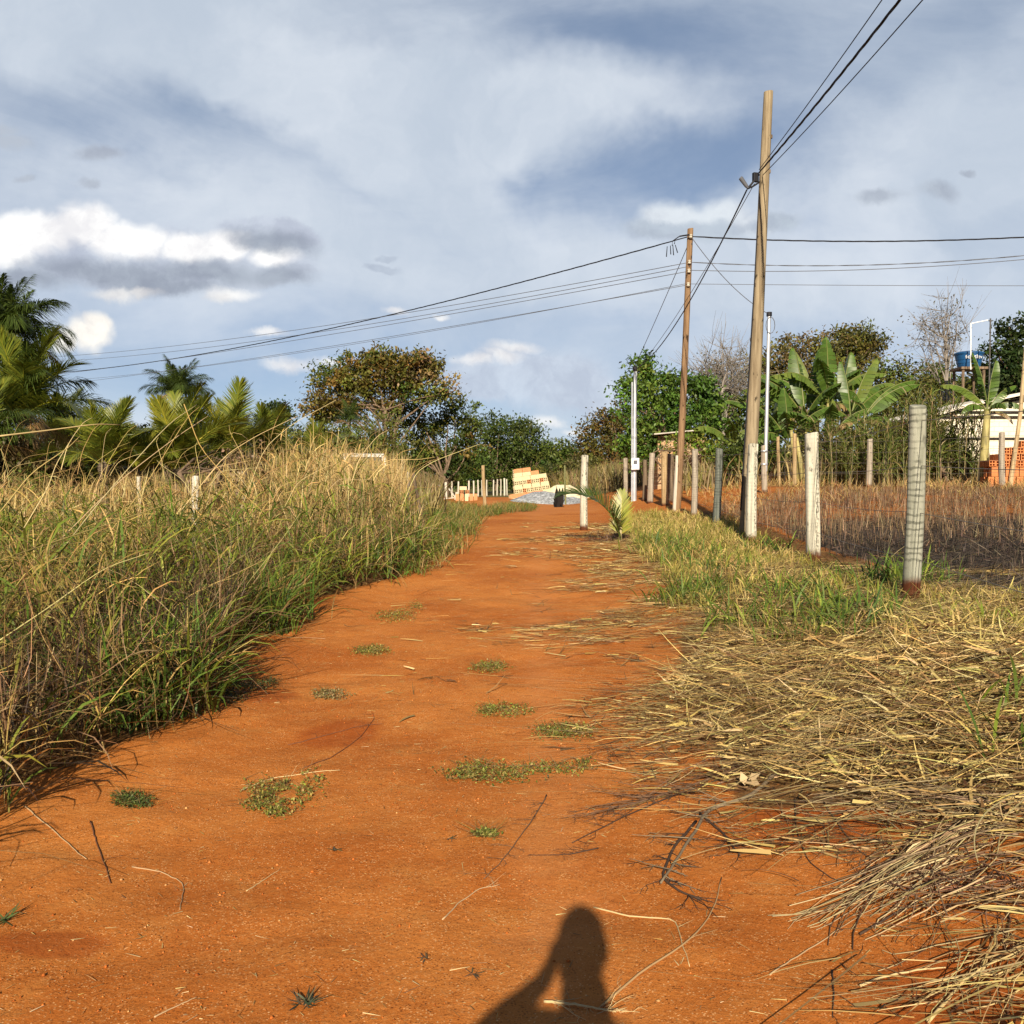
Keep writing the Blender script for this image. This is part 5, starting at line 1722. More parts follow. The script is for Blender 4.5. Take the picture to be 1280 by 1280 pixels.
# feathery seed heads on the hay further back
kx, ky = scatter(9000, -10, -1.3, 12, 25, bank_d)
nb = len(kx); hz = bank_h(kx, ky)
grass.blades(np.stack([kx, ky, H(kx, ky) + hz * rng.uniform(.5, .95, nb)], -1), rng.uniform(0, 2 * PI, nb), np.abs(rng.normal(.2, .22, nb)), rng.normal(.3, .5, nb), rng.uniform(.2, .55, nb), rng.uniform(.006, .014, nb),
             pal(nb, (STRAW, PALE, (.50, .37, .16), TAN), (3, 2, 3, 2), .15), 3)
# hay standing in front of the van
nb = 1500
hd_ = rng.uniform(17.5, 23.5, nb); hx_ = (rng.uniform(415, 505, nb) - 640) / F * hd_
ht_ = CAMZ + (602 - rng.normal(578, 9, nb)) / F * hd_ - H(hx_, hd_)
grass.blades(np.stack([hx_, hd_, H(hx_, hd_)], -1), rng.uniform(0, 2 * PI, nb), np.abs(rng.normal(.06, .07, nb)), np.abs(rng.normal(.2, .2, nb)), ht_ * 1.02, rng.uniform(.006, .014, nb), pal(nb, (STRAW, PALE, (.50, .37, .16), TAN), (3, 2, 3, 2), .15), 5, prof='stalk')
kx, ky = scatter(16000, -6, -1.9, 3.6, 9, lambda a, b: bank_d(a, b) * (1 - S(xl(b) - a, .5, 1.3)))
nb = len(kx)
grass.blades(np.stack([kx, ky, H(kx, ky) + rng.uniform(.0, .5, nb)], -1), rng.uniform(0, 2 * PI, nb), rng.uniform(.2, 1.7, nb), rng.normal(0, .9, nb), rng.uniform(.15, .55, nb), rng.uniform(.003, .011, nb),
             pal(nb, ((.06, .038, .02), (.035, .024, .014), (.12, .075, .035), (.30, .20, .10)), (3, 3, 2, 1.4), .2), 4, side=rng.normal(0, .6, nb))  # near-black low blades: shade inside the near face put into their colour
tag(grass.build('tall_grass', M_GRASS), kind='stuff')

# single tall straws that stand out against the palms
TALL = Soup()
def stalk_px(path, d0, d1, w, K, soup=None):
    pts = [np.array(at(px, py, d0 + (d1 - d0) * i / (len(path) - 1))) for i, (px, py) in enumerate(path)]
    tt = np.linspace(0, 1, len(pts)); t2 = np.linspace(0, 1, 14)
    P = np.stack([np.interp(t2, tt, np.array(pts)[:, i]) for i in range(3)], -1)
    P[1:-1] = (P[:-2] + P[1:-1] * 2 + P[2:]) / 4
    (soup or TALL).tube(P, np.linspace(w, w * .5, 14), 5, K)
for path, d0, d1, w in ((((20, 760), (130, 620), (210, 530), (246, 506)), 8.5, 9.5, .006), (((60, 690), (150, 600), (222, 545), (260, 520)), 9, 9.6, .005), (((95, 720), (180, 610), (235, 520), (250, 508)), 9, 9.5, .004),
                        (((0, 545), (60, 538), (120, 530), (150, 531)), 6.5, 7.2, .006), (((225, 640), (280, 570), (320, 545), (372, 520)), 11, 11.6, .005), (((230, 505), (250, 560), (290, 605), (330, 640)), 10, 10, .005),
                        (((0, 640), (40, 590), (85, 560), (100, 545)), 7, 7.4, .005), (((30, 660), (60, 610), (70, 580), (95, 540)), 7.5, 7.8, .005), (((300, 640), (330, 560), (365, 530), (420, 500)), 13, 13, .005),
                        (((120, 840), (160, 790), (185, 770), (330, 700)), 7.8, 8.6, .005), (((0, 800), (60, 760), (130, 710), (190, 690)), 6, 6.8, .005), (((0, 700), (60, 680), (150, 650), (240, 620)), 6.6, 8, .006),
                        (((500, 640), (520, 590), (545, 575), (600, 555)), 15.5, 16, .006), (((470, 640), (480, 590), (500, 565), (520, 560)), 16, 16, .006), (((505, 650), (508, 610), (512, 590), (506, 575)), 16, 16, .005)):
    stalk_px(path, d0, d1, w, pal(1, (PALE, STRAW))[0])
for i in range(70):
    px = rng.uniform(0, 520); d = rng.uniform(8, 20)
    py = rng.uniform(585, 640)
    ln = rng.uniform(35, 75) * (9 / d + .3)
    a = rng.normal(.3, .55)
    stalk_px(((px, py), (px + math.sin(a * .6) * ln * .5, py - math.cos(a * .6) * ln * .5), (px + math.sin(a) * ln, py - math.cos(a) * ln), (px + math.sin(a) * ln * 1.25 + 6, py - math.cos(a) * ln * 1.12)), d, d + .3, .0032, pal(1, (PALE, STRAW, TAN))[0])
tag(TALL.build('tall_straws', M_STRAW), kind='stuff')

# ================================================================== low grass: verge, patches, far meadow
verge = Soup()
def verge_d(a, b):
    px, py = proj(np.stack([a, b, H(a, b)], -1))
    d = in_poly(px, py, [(800, 640), (900, 650), (1010, 705), (1130, 745), (1280, 750), (1290, 800), (1130, 800), (1000, 810), (860, 770), (820, 700), (800, 690), (786, 665)]) * .9
    d = np.maximum(d, in_poly(px, py, [(860, 760), (1130, 790), (1280, 800), (1280, 870), (1080, 830), (860, 800)]) * .18)
    return d * (.25 + .75 * S(fbm(a * 1.6, b * 1.3, 81, 3), .40, .58)) * np.clip(b / 22, .25, 1)
tx, ty = scatter(9000, .5, 7, 6, 28, verge_d)
kb = 20; ii = np.repeat(np.arange(len(tx)), kb); nb = len(ii)
gx_ = tx[ii] + rng.normal(0, .09, nb); gy_ = ty[ii] + rng.normal(0, .09, nb)
tk = pal(len(tx), ((.20, .185, .04), (.25, .225, .045), (.36, .295, .08), LIME, STRAW, (.48, .37, .125)), (2.2, 3, 3.4, 1.2, 3.6, 3.6), .16)[ii] * (1 + rng.normal(0, .14, (nb, 1)))
sz = rng.uniform(.08, .28, nb)
verge.blades(np.stack([gx_, gy_, H(gx_, gy_) - .01], -1), rng.uniform(0, 2 * PI, nb), np.abs(rng.normal(.35, .3, nb)), np.abs(rng.normal(1.1, .6, nb)), sz, rng.uniform(.006, .013, nb), np.clip(tk, .01, .8), 4)
# the few strong green tufts of the verge
for q, rr_, nn in (((875, 750), .22, 130), ((850, 752), .18, 90), ((1040, 790), .25, 130), ((1060, 775), .2, 90), ((935, 780), .22, 80), ((985, 745), .2, 70), ((1105, 735), .22, 120), ((1125, 722), .2, 90), ((1160, 730), .2, 70), ((870, 700), .25, 90), ((830, 680), .3, 110), ((812, 690), .25, 60), ((960, 690), .25, 80), ((1262, 945), .08, 12), ((1270, 880), .09, 14), ((845, 690), .3, 80), ((905, 715), .3, 90), ((1000, 760), .22, 60)):
    g_ = gp(*q)
    gx_ = g_.x + rng.normal(0, rr_, nn); gy_ = g_.y + rng.normal(0, rr_, nn)
    verge.blades(np.stack([gx_, gy_, H(gx_, gy_) - .01], -1), rng.uniform(0, 2 * PI, nn), np.abs(rng.normal(.35, .25, nn)), np.abs(rng.normal(1.0, .5, nn)), rng.uniform(.18, .42, nn), rng.uniform(.009, .018, nn),
                 pal(nn, (GREEN, LIME, (.06, .11, .018), (.11, .16, .03)), (3, 2, 2, 2), .16), 5)
tag(verge.build('verge_grass', M_GRASS), kind='stuff')

lowg = Soup()
def low_d(a, b):
    px, py = proj(np.stack([a, b, H(a, b)], -1))
    d = in_poly(px, py, [(500, 690), (530, 650), (545, 640), (600, 652), (590, 665), (570, 690), (545, 712), (510, 725)]) * .9
    d = np.maximum(d, in_poly(px, py, [(545, 628), (640, 642), (655, 636), (600, 650), (545, 650)]) * .4)
    d = np.maximum(d, in_poly(px, py, [(620, 634), (665, 634), (665, 640), (620, 641)]) * .9)
    return d * (.3 + .7 * S(fbm(a * 1.2, b, 91, 3), .4, .55))
tx, ty = scatter(16000, -6, 3, 12, 50, low_d)
kb = 12; ii = np.repeat(np.arange(len(tx)), kb); nb = len(ii)
gx_ = tx[ii] + rng.normal(0, .10, nb); gy_ = ty[ii] + rng.normal(0, .10, nb)
lowg.blades(np.stack([gx_, gy_, H(gx_, gy_)], -1), rng.uniform(0, 2 * PI, nb), np.abs(rng.normal(.4, .3, nb)), rng.uniform(.3, 1.4, nb), rng.uniform(.10, .38, nb), rng.uniform(.008, .016, nb),
            pal(len(tx), (OLIVE, (.20, .19, .05), GREEN, (.09, .11, .03), TAN), None, .2)[ii], 3)
tag(lowg.build('low_roadside_grass', M_GRASS), kind='stuff')

far = Soup()
def far_d(a, b):
    px, py = proj(np.stack([a, b, H(a, b)], -1))
    d = ((px > 700) & (px < 850) & (b > 52)) * .9 + ((px > 655) & (px < 710) & (b > 62)) * .7 + ((px < 545) & (b > 24)) * .55 + ((px > 850) & (b > 33) & (b < 48)) * .5
    return d
tx, ty = scatter(26000, -40, 26, 24, 85, far_d)
kb = 5; ii = np.repeat(np.arange(len(tx)), kb); nb = len(ii)
gx_ = tx[ii] + rng.normal(0, .25, nb); gy_ = ty[ii] + rng.normal(0, .25, nb)
far.blades(np.stack([gx_, gy_, H(gx_, gy_)], -1), rng.uniform(0, 2 * PI, nb), np.abs(rng.normal(.2, .2, nb)), rng.uniform(0, .8, nb), rng.uniform(.6, 1.7, nb) * np.where(gy_ > 45, 1.15, .8), rng.uniform(.025, .06, nb),
           pal(len(tx), ((.24, .19, .08), (.30, .24, .10), (.16, .13, .055), OLIVE, (.20, .14, .08)), None, .2)[ii], 3)
tag(far.build('far_dry_grass', M_GRASS), kind='stuff')

# burnt stubble
stub = Soup()
def stub_d(a, b):
    fx_ = fence_x(b)
    return (a > fx_ + .35 + .4 * fbm(b * 1.5, a, 5, 2)) * (a < .56 * b + 1.5) * S(b, 7.6, 9.5) * (1 - S(b, 24, 26.5)) * (.35 + .65 * S(fbm(a * .9, b * .9, 97, 3), .35, .6))
sx, sy = scatter(42000, 3, 17, 7.5, 27, stub_d)
kb = 2; ii = np.repeat(np.arange(len(sx)), kb); nb = len(ii)
gx_ = sx[ii] + rng.normal(0, .05, nb); gy_ = sy[ii] + rng.normal(0, .05, nb)
fr_ = S(gy_ + 1.6 * (fbm(gx_ * .6, gy_ * .6, 101, 3) - .5), 13.5, 17.5)
kS = np.where((rng.random(nb) < fr_)[:, None], pal(nb, ((.23, .15, .085), (.15, .10, .06), (.36, .26, .15), (.07, .05, .038)), (3, 3, 1.4, 2.4), .25), pal(nb, ((.045, .034, .026), (.09, .066, .05), (.18, .135, .10), (.02, .017, .015)), (3, 3, 1, 2), .25))
up_ = rng.random(nb) < .30 + .28 * fr_
stub.blades(np.stack([gx_, gy_, H(gx_, gy_)], -1), rng.uniform(0, 2 * PI, nb), np.where(up_, np.abs(rng.normal(.1, .15, nb)), rng.uniform(.9, 1.55, nb)), np.abs(rng.normal(.1, .2, nb)), rng.uniform(.08, .30, nb) * np.where(up_, .6 + .5 * fr_, 1.3), rng.uniform(.006, .012, nb), kS, 2, prof='stalk')
sx, sy = scatter(9000, 5, 19, 22, 33, lambda a, b: (a > 5) * (a < .58 * b) * S(fbm(a * .8, b * .8, 107, 3), .42, .6))
nb = len(sx)
stub.blades(np.stack([sx, sy, H(sx, sy)], -1), rng.uniform(0, 2 * PI, nb), rng.uniform(.2, 1.3, nb), rng.uniform(0, 1.2, nb), rng.uniform(.15, .45, nb), rng.uniform(.008, .016, nb), pal(nb, (STRAW, TAN, (.40, .22, .10), OLIVE), (3, 3, 2, 1), .2), 3)
tag(stub.build('burnt_stubble', M_STRAW), kind='stuff')

# ================================================================== cut straw on the right
straw = Soup()
DENSE = [(1285, 745), (1140, 765), (1000, 790), (880, 800), (830, 850), (840, 920), (880, 960), (920, 985), (1010, 1010), (1100, 1020), (1190, 1040), (1285, 1050)]
FRINGE = [(860, 780), (740, 870), (690, 905), (760, 960), (860, 1010), (960, 1070), (1080, 1060), (1285, 1100), (1285, 780)]
ROW1 = [(590, 788), (700, 778), (830, 762), (880, 775), (860, 800), (740, 812), (620, 806)]
ROW2 = [(660, 748), (760, 722), (850, 705), (880, 730), (800, 745), (700, 755)]
ROW3 = [(590, 690), (640, 676), (740, 660), (850, 655), (850, 720), (760, 705), (700, 700), (640, 692)]
LOWR = [(1285, 1090), (1160, 1140), (1060, 1190), (1040, 1290), (1285, 1290)]
VERG = [(740, 650), (840, 640), (1010, 700), (1285, 740), (1285, 800), (880, 810), (800, 740), (720, 700)]


def straw_d(a, b):
    px, py = proj(np.stack([a, b, H(a, b)], -1))
    px = px + 170 * (fbm(a * 1.6, b * 1.6, 161, 4) - .5); py = py + 90 * (fbm(a * 1.6, b * 1.6, 171, 4) - .5)
    nz = .25 + .75 * S(fbm(a * 2.2, b * 2.6, 111, 3), .36, .56)
    d = in_poly(px, py, DENSE) * 1.0
    d = np.maximum(d, in_poly(px, py, FRINGE) * .42 * nz)
    d = np.maximum(d, in_poly(px, py, ROW1) * .62 * nz); d = np.maximum(d, in_poly(px, py, ROW2) * .45 * nz); d = np.maximum(d, in_poly(px, py, ROW3) * .40 * nz)
    d = np.maximum(d, in_poly(px, py, LOWR) * .26 * nz); d = np.maximum(d, in_poly(px, py, VERG) * .75)
    d = np.maximum(d, in_poly(px, py, [(560, 640), (840, 640), (690, 905), (500, 905), (420, 790)]) * .010)
    d = np.maximum(d, ((px > 1285) & (b < 9) & (b > 2.2) & (a < 4.5)) * .35)
    d = np.maximum(d, (a > fence_x(b)) * (a < fence_x(b) + 2.5) * (b < 9.5) * (b > 5) * .55)
    return d * np.where(in_poly(px, py, DENSE), .55 + .45 * nz, 1)


sx, sy = scatter(420000, -2.2, 6.5, 2.4, 26, lambda a, b: straw_d(a, b) * np.clip(8.0 / b, .3, 1.2) * .62)
nb = len(sx)
spx_, spy_ = proj(np.stack([sx, sy, H(sx, sy)], -1))
den = in_poly(spx_, spy_, DENSE)
zz = H(sx, sy) + np.where(den, rng.uniform(0, .09, nb) * (-.1 + 1.5 * fbm(sx * 4, sy * 4, 121, 3)), rng.uniform(0, .025, nb))
# stalks mostly rake sideways, as the cutter threw them
aim = rng.normal(.12, .42, nb); aim = np.where(den & (rng.random(nb) < .72), rng.uniform(0, 2 * PI, nb), aim)
aim = aim + PI * (rng.random(nb) < .5)
kS = pal(nb, (STRAW, (.62, .46, .17), (.68, .54, .26), TAN, (.20, .115, .045), (.13, .07, .03), (.44, .36, .11)), (3.4, 3.4, 2.2, 1.8, 2.2, 3.2, 1.2), .2)
leafy = rng.random(nb) < .42
ln = np.where(leafy, rng.uniform(.05, .22, nb), rng.uniform(.08, .42, nb)) * np.where(spy_ < 760, 1.1, 1)
straw.blades(np.stack([sx, sy, zz], -1), aim, rng.normal(1.50, np.where(den, .22, .05), nb), rng.normal(.10, np.where(den, .32, .12), nb), ln, np.where(leafy, rng.uniform(.006, .016, nb) * (.8 + .8 * (rng.random(nb) < .2)), rng.uniform(.0025, .0055, nb)), kS, 3,
             prof='strip', roll=rng.normal(0, np.where(den, .8, .4), nb), side=rng.normal(0, .35, nb))
# darker broken undergrowth between
u_ = rng.random(nb) < .25
straw.blades(np.stack([sx[u_], sy[u_], H(sx[u_], sy[u_])], -1), rng.uniform(0, 2 * PI, u_.sum()), rng.uniform(1.2, 1.57, u_.sum()), rng.normal(.1, .3, u_.sum()), rng.uniform(.06, .25, u_.sum()), rng.uniform(.004, .010, u_.sum()),
             pal(u_.sum(), (BROWN, (.12, .07, .03), (.22, .14, .06)), None, .25), 2, prof='strip')
# long stalks
lx, ly = scatter(5200, .3, 5, 2.6, 12, lambda a, b: straw_d(a, b) * .8)
nb = len(lx)
straw.blades(np.stack([lx, ly, H(lx, ly) + rng.uniform(.02, .10, nb)], -1), rng.normal(.3, .35, nb) + PI * (rng.random(nb) < .5), rng.normal(1.48, .06, nb), rng.normal(.10, .08, nb), rng.uniform(.5, 1.2, nb), rng.uniform(.004, .008, nb),
             pal(nb, (STRAW, PALE, TAN, (.30, .22, .12)), (3, 2, 2, 1), .15), 8, prof='stalk', roll=0, side=rng.normal(0, .25, nb))
# thin dark stems and vine ends over the bare right-hand dirt
mx_, my_ = scatter(16000, .3, 4, 2.5, 7, lambda a, b: (lambda q: in_poly(q[0], q[1], FRINGE) * .16 + in_poly(q[0], q[1], LOWR) * .16 + in_poly(q[0], q[1], [(1000, 1000), (1285, 1040), (1285, 1110), (1060, 1190), (960, 1080)]) * .14)(proj(np.stack([a, b, H(a, b)], -1))))
nb = len(mx_)
straw.blades(np.stack([mx_, my_, H(mx_, my_) + rng.uniform(.004, .03, nb)], -1), rng.uniform(0, 2 * PI, nb), rng.normal(1.52, .08, nb), rng.normal(.05, .1, nb), rng.uniform(.08, .42, nb), rng.uniform(.0018, .0040, nb),
             pal(nb, ((.09, .05, .032), (.16, .085, .05), (.05, .032, .024), (.26, .17, .09), (.36, .25, .12)), (3, 2, 3, 1.5, 1.2), .2), 7, prof='stalk', side=rng.normal(0, .9, nb))
# chaff: shed seeds and leaf dust in soft drifts
hx2, hy2 = scatter(30000, .3, 4, 2.4, 8, lambda a, b: (lambda q: in_poly(q[0], q[1], LOWR) * .7 + in_poly(q[0], q[1], FRINGE) * .25)(proj(np.stack([a, b, H(a, b)], -1))) * S(fbm(a * 3, b * 3, 151, 3), .45, .6))
nb = len(hx2)
straw.blades(np.stack([hx2, hy2, H(hx2, hy2) + .004], -1), rng.uniform(0, 2 * PI, nb), rng.normal(1.5, .08, nb), 0.0, rng.uniform(.008, .022, nb), rng.uniform(.002, .004, nb), pal(nb, (TAN, BROWN, (.30, .19, .08), STRAW), (3, 2, 3, 1), .2), 1, prof='strip')
# scattered straw crumbs on the bare dirt
cx_, cy_ = scatter(11000, -2.2, 2.6, 2.4, 16, lambda a, b: (a > xl(b)) * np.clip(7 / b, .2, 1) * (.2 + .8 * S(fbm(a * 1.4, b * 1.4, 131, 3), .45, .62)))
nb = len(cx_)
straw.blades(np.stack([cx_, cy_, H(cx_, cy_) + .004], -1), rng.uniform(0, 2 * PI, nb), rng.normal(1.56, .04, nb), 0.05, rng.uniform(.008, .07, nb) * rng.uniform(.3, 1.2, nb), rng.uniform(.0015, .0035, nb), pal(nb, (PALE, STRAW, TAN, BROWN), (2, 3, 2, 2), .2), 2, prof='strip')
tag(straw.build('cut_straw', M_STRAW), kind='stuff')

# loose clods and grit on the dirt
grit = Soup()
cx_, cy_ = scatter(30000, -2.4, 3.0, 2.4, 12, lambda a, b: (a > xl(b) - .1) * np.clip(5 / b, .1, 1) ** 1.4 * (.1 + .9 * S(fbm(a * 1.9, b * 1.9, 141, 4), .46, .64)))
nb = len(cx_)
r_ = np.clip(rng.lognormal(-6.0, .5, nb), .0012, .008)
oc = np.array([[1, 0, 0], [0, 1, 0], [-1, 0, 0], [0, -1, 0], [0, 0, .8], [0, 0, -.6]])
V = np.stack([cx_, cy_, H(cx_, cy_) + r_ * .3], -1)[:, None] + oc[None] * r_[:, None, None] * rng.uniform(.6, 1.35, (nb, 6, 1))
T = np.array([[0, 1, 4], [1, 2, 4], [2, 3, 4], [3, 0, 4], [1, 0, 5], [2, 1, 5], [3, 2, 5], [0, 3, 5]])
grit.add(V, None, np.arange(nb)[:, None, None] * 6 + T[None], np.repeat(pal(nb, ((.44, .13, .026), (.36, .10, .02), (.52, .20, .055), (.56, .32, .13)), (4, 3, 2, .6), .12), 6, 0))
tag(grit.build('dirt_crumbs', M_TWIG), kind='stuff')

# ================================================================== palm seedling at the road edge
sp0 = gp(776, 678)
seed_root = empty('palm_seedling', sp0)
tag(seed_root, 'knee-high palm seedling with one dark arching frond and one bright yellow upright frond', 'palm seedling')
su = sp0.y / F
L1 = 112 * su
f1 = link('frond', frond_mesh('frond', L1, .05, 1.75, 60, .27, ((.06, .095, .02), (.045, .075, .018), (.09, .13, .025)), .25, .55, .05), seed_root)
f1.rotation_euler = (R(-24), 0, R(168))
f2 = link('frond', frond_mesh('frond', 66 * su, .10, .15, 34, .34, YEL, .03, .35, .07), seed_root)
f2.rotation_euler = (0, R(13), R(80))
tag(f1, 'dark arching frond'); tag(f2, 'bright yellow upright frond')
stm = MB().tube([(0, 0, -.08), (-.01, 0, .12), (0, 0, .26)], [.035, .03, .018], 10)
stm.build('stem', m_plain('seedling_stem', (.42, .34, .17), .7), seed_root, smooth=True)
dt = Soup()
for i in range(160):
    a = rng.uniform(0, 2 * PI)
    dt.blades(np.array([[rng.normal(-.28, .22) + sp0.x, rng.normal(0, .2) + sp0.y, 0]]) + np.array([[0, 0, Hs(sp0.x - .2, sp0.y)]]), a, rng.uniform(.6, 1.5), rng.uniform(.2, .9), rng.uniform(.15, .4), .008, pal(1, ((.10, .055, .04), (.20, .12, .09), (.07, .04, .03)))[0], 4)
tag(dt.build('dead_tuft', M_STRAW), 'purplish brown dead tuft at the foot of the palm seedling', 'dead plant')

# ================================================================== weeds on the road
WG = 'weed patches on the dirt road'
WCOL = ((.20, .20, .035), (.14, .16, .028), (.27, .25, .06), (.09, .12, .02), (.32, .25, .08))


def weed(lab, cells, n, cols=WCOL, leaf=(.008, .022), h=.016):
    """cells: (px, py, rx_px, ry_px) ellipses on the ground"""
    g0 = gp(cells[0][0], cells[0][1])
    w = Soup()
    tot = sum(c_[2] * c_[3] for c_ in cells)
    for px, py, rx, ry in cells:
        m = int(n * rx * ry / tot)
        r = np.sqrt(rng.random(m)) * (1 + .25 * rng.normal(size=m)); a = rng.uniform(0, 2 * PI, m)
        pts = []
        c_ = gp(px, py); e1 = gp(px + rx, py); e2 = gp(px, py - ry)
        X = c_.x + (e1.x - c_.x) * r * np.cos(a) + (e2.x - c_.x) * r * np.sin(a)
        Y = c_.y + (e1.y - c_.y) * r * np.cos(a) + (e2.y - c_.y) * r * np.sin(a)
        keep = fbm(X * 9, Y * 7, 17, 3) > .33 + .16 * (r - .5)
        if n <= 1300: keep |= r < 1.15
        X, Y = X[keep], Y[keep]
        m = len(X)
        z = H(X, Y) + rng.random(m) ** 2 * h + .004
        w.leaves(np.stack([X, Y, z], -1), rng.uniform(*leaf, m), pal(m, cols, None, .2), up=.5, aspect=.6)
        q = rng.random(m) < .16
        w.blades(np.stack([X[q], Y[q], H(X[q], Y[q]) + .004], -1), rng.uniform(0, 2 * PI, q.sum()), rng.uniform(1.0, 1.6, q.sum()), .1, rng.uniform(.04, .14, q.sum()), .003, pal(int(q.sum()), ((.25, .16, .07), (.16, .12, .04), OLIVE)), 3, prof='stalk')
    me = w.mesh('weed_patch', M_GRASS)
    me.transform(Matrix.Translation(-g0))
    tag(link('weed_patch', me, None, g0), lab, 'weed', WG)


weed('largest weed mat with a pale straw lying across its top edge', [(352, 988, 48, 18), (335, 1008, 32, 14), (395, 970, 22, 8), (345, 1018, 14, 5)], 1900)
weed('wide thin weed mat right of the road middle, crossed by a twig', [(625, 968, 62, 13), (585, 968, 28, 14), (700, 962, 40, 8), (730, 955, 12, 6)], 2000)
weed('oval green weed mat just above the wide thin one', [(704, 915, 38, 9)], 1100)
weed('small olive weed mat in the middle of the road below two tiny tufts', [(632, 889, 32, 9), (610, 890, 14, 6)], 900)
weed('tiny yellowish weed patch left of the straw fringe', [(612, 834, 22, 6)], 700)
weed('weed patch with leafy tip near the tall grass, farthest up the road', [(495, 771, 28, 6), (520, 760, 10, 4)], 900, h=.05)
weed('little dark green weed patch at the lower left by the grass shadow', [(166, 1003, 26, 11)], 700, ((.07, .10, .025), (.10, .13, .03), (.05, .07, .02)))
weed('dark weed mat touching the foot of the tall grass', [(312, 858, 34, 8), (285, 872, 24, 8), (340, 853, 10, 4)], 1300, ((.08, .10, .03), (.12, .12, .045), (.06, .075, .025)))
weed('faint dry weed smear left of the oval weed mats', [(412, 870, 22, 6)], 600, ((.33, .25, .11), (.20, .17, .06), (.14, .13, .05)))
weed('thin grey green smear of weeds at mid road below the leafy one', [(464, 814, 22, 6)], 900)
weed('tiny faded weed patch below the wide thin mat', [(606, 1045, 15, 5)], 420)


def spike(lab, px, py, r, n, cols, ln):
    g = gp(px, py); w = Soup()
    w.blades(np.repeat([[g.x, g.y, g.z - .005]], n, 0) + rng.normal(size=(n, 3)) * np.array([r * .2, r * .2, 0]), rng.uniform(0, 2 * PI, n), rng.uniform(.8, 1.5, n), rng.uniform(0, .3, n), rng.uniform(*ln, n) * .75, .006, pal(n, cols), 4)
    me = w.mesh('grass_tuft', M_GRASS); me.transform(Matrix.Translation(-g))
    tag(link('grass_tuft', me, None, g), lab, 'grass tuft', 'small tufts on the dirt')


spike('spiky dark grass tuft at the bottom of the picture left of the head shadow', 384, 1256, .05, 26, ((.04, .05, .03), (.08, .09, .05), (.13, .11, .06)), (.05, .12))
spike('small green grass tuft cut by the left edge near the bottom', 4, 1150, .05, 24, ((.07, .10, .03), (.10, .12, .04)), (.05, .12))
spike('tiny dark sprout above the left shoulder of the shadow', 419, 1063, .03, 10, ((.10, .07, .04), (.08, .09, .03)), (.03, .06))
spike('tiny dark sprout right of the largest weed mat', 565, 1049, .03, 9, ((.06, .06, .03), (.10, .09, .04)), (.03, .06))
spike('tiny brown sprout between the shadow head and the spiky tuft', 592, 1220, .03, 9, ((.12, .07, .03), (.07, .06, .03)), (.03, .07))
spike('tiny sprout standing near the middle of the lower dirt', 530, 1200, .03, 8, ((.09, .06, .03), (.12, .09, .04)), (.03, .05))

# ================================================================== dry branches and sticks lying on the dirt
def px_path(path, lift=.012, n=18):
    pts = [gp(*p) for p in path]
    tt = np.linspace(0, 1, len(pts)); t2 = np.linspace(0, 1, n)
    P = np.stack([np.interp(t2, tt, [p[i] for p in pts]) for i in range(3)], -1)
    P[1:-1] = (P[:-2] + 2 * P[1:-1] + P[2:]) / 4
    P[1:-1, :2] += rng.normal(size=(n - 2, 2)) * .0012
    P[:, 2] = H(P[:, 0], P[:, 1]) + lift
    return P


def branch(lab, path, r, K, twigs=0, tw_len=.2, cat='stick', name='dry_stick', side=None, lift=None, spread=.7):
    r = r * .72
    P = px_path(path, r * 1.1 if lift is None else lift)
    g = P[0].copy(); w = Soup()
    w.tube(P, np.linspace(r, r * .45, len(P)), 6, K)
    for i in range(twigs):
        j = rng.integers(2, len(P) - 1)
        d = P[j + 1] - P[j]; a0 = math.atan2(d[1], d[0])
        sgn = side if side is not None else rng.choice([-1, 1])
        a = a0 + sgn * abs(rng.normal(spread, .35))
        L = tw_len * rng.uniform(.4, 1.2)
        q = [P[j]]
        for s_ in range(5):
            a += rng.normal(0, .22)
            q.append(q[-1] + np.array([math.cos(a), math.sin(a), 0]) * L / 5)
        q = np.array(q)
        q[:, 2] = np.maximum(H(q[:, 0], q[:, 1]) + .004, P[j][2] + np.linspace(0, rng.uniform(-.02, .05), 6))
        kq = np.clip(np.array(K) * rng.uniform(.7, 1.3), 0, 1)
        w.tube(q, np.linspace(r * .30, r * .10, 6), 4, kq, cap=False)
        for s2 in range(3):
            k2 = rng.integers(1, 5); a2 = a + rng.normal(0, .9); l2 = L * rng.uniform(.2, .45)
            e = q[k2] + np.array([math.cos(a2), math.sin(a2), 0]) * l2
            e[2] = max(H(e[0], e[1]) + .003, q[k2][2] - .005)
            w.tube(np.array([q[k2], (q[k2] + e) / 2 + rng.normal(size=3) * .006, e]), np.array([r * .16, r * .13, r * .07]), 3, kq, cap=False)
    me = w.mesh(name, M_TWIG); me.transform(Matrix.Translation(-Vector(g)))
    return tag(link(name, me, None, Vector(g)), lab, cat, 'dry sticks on the ground')


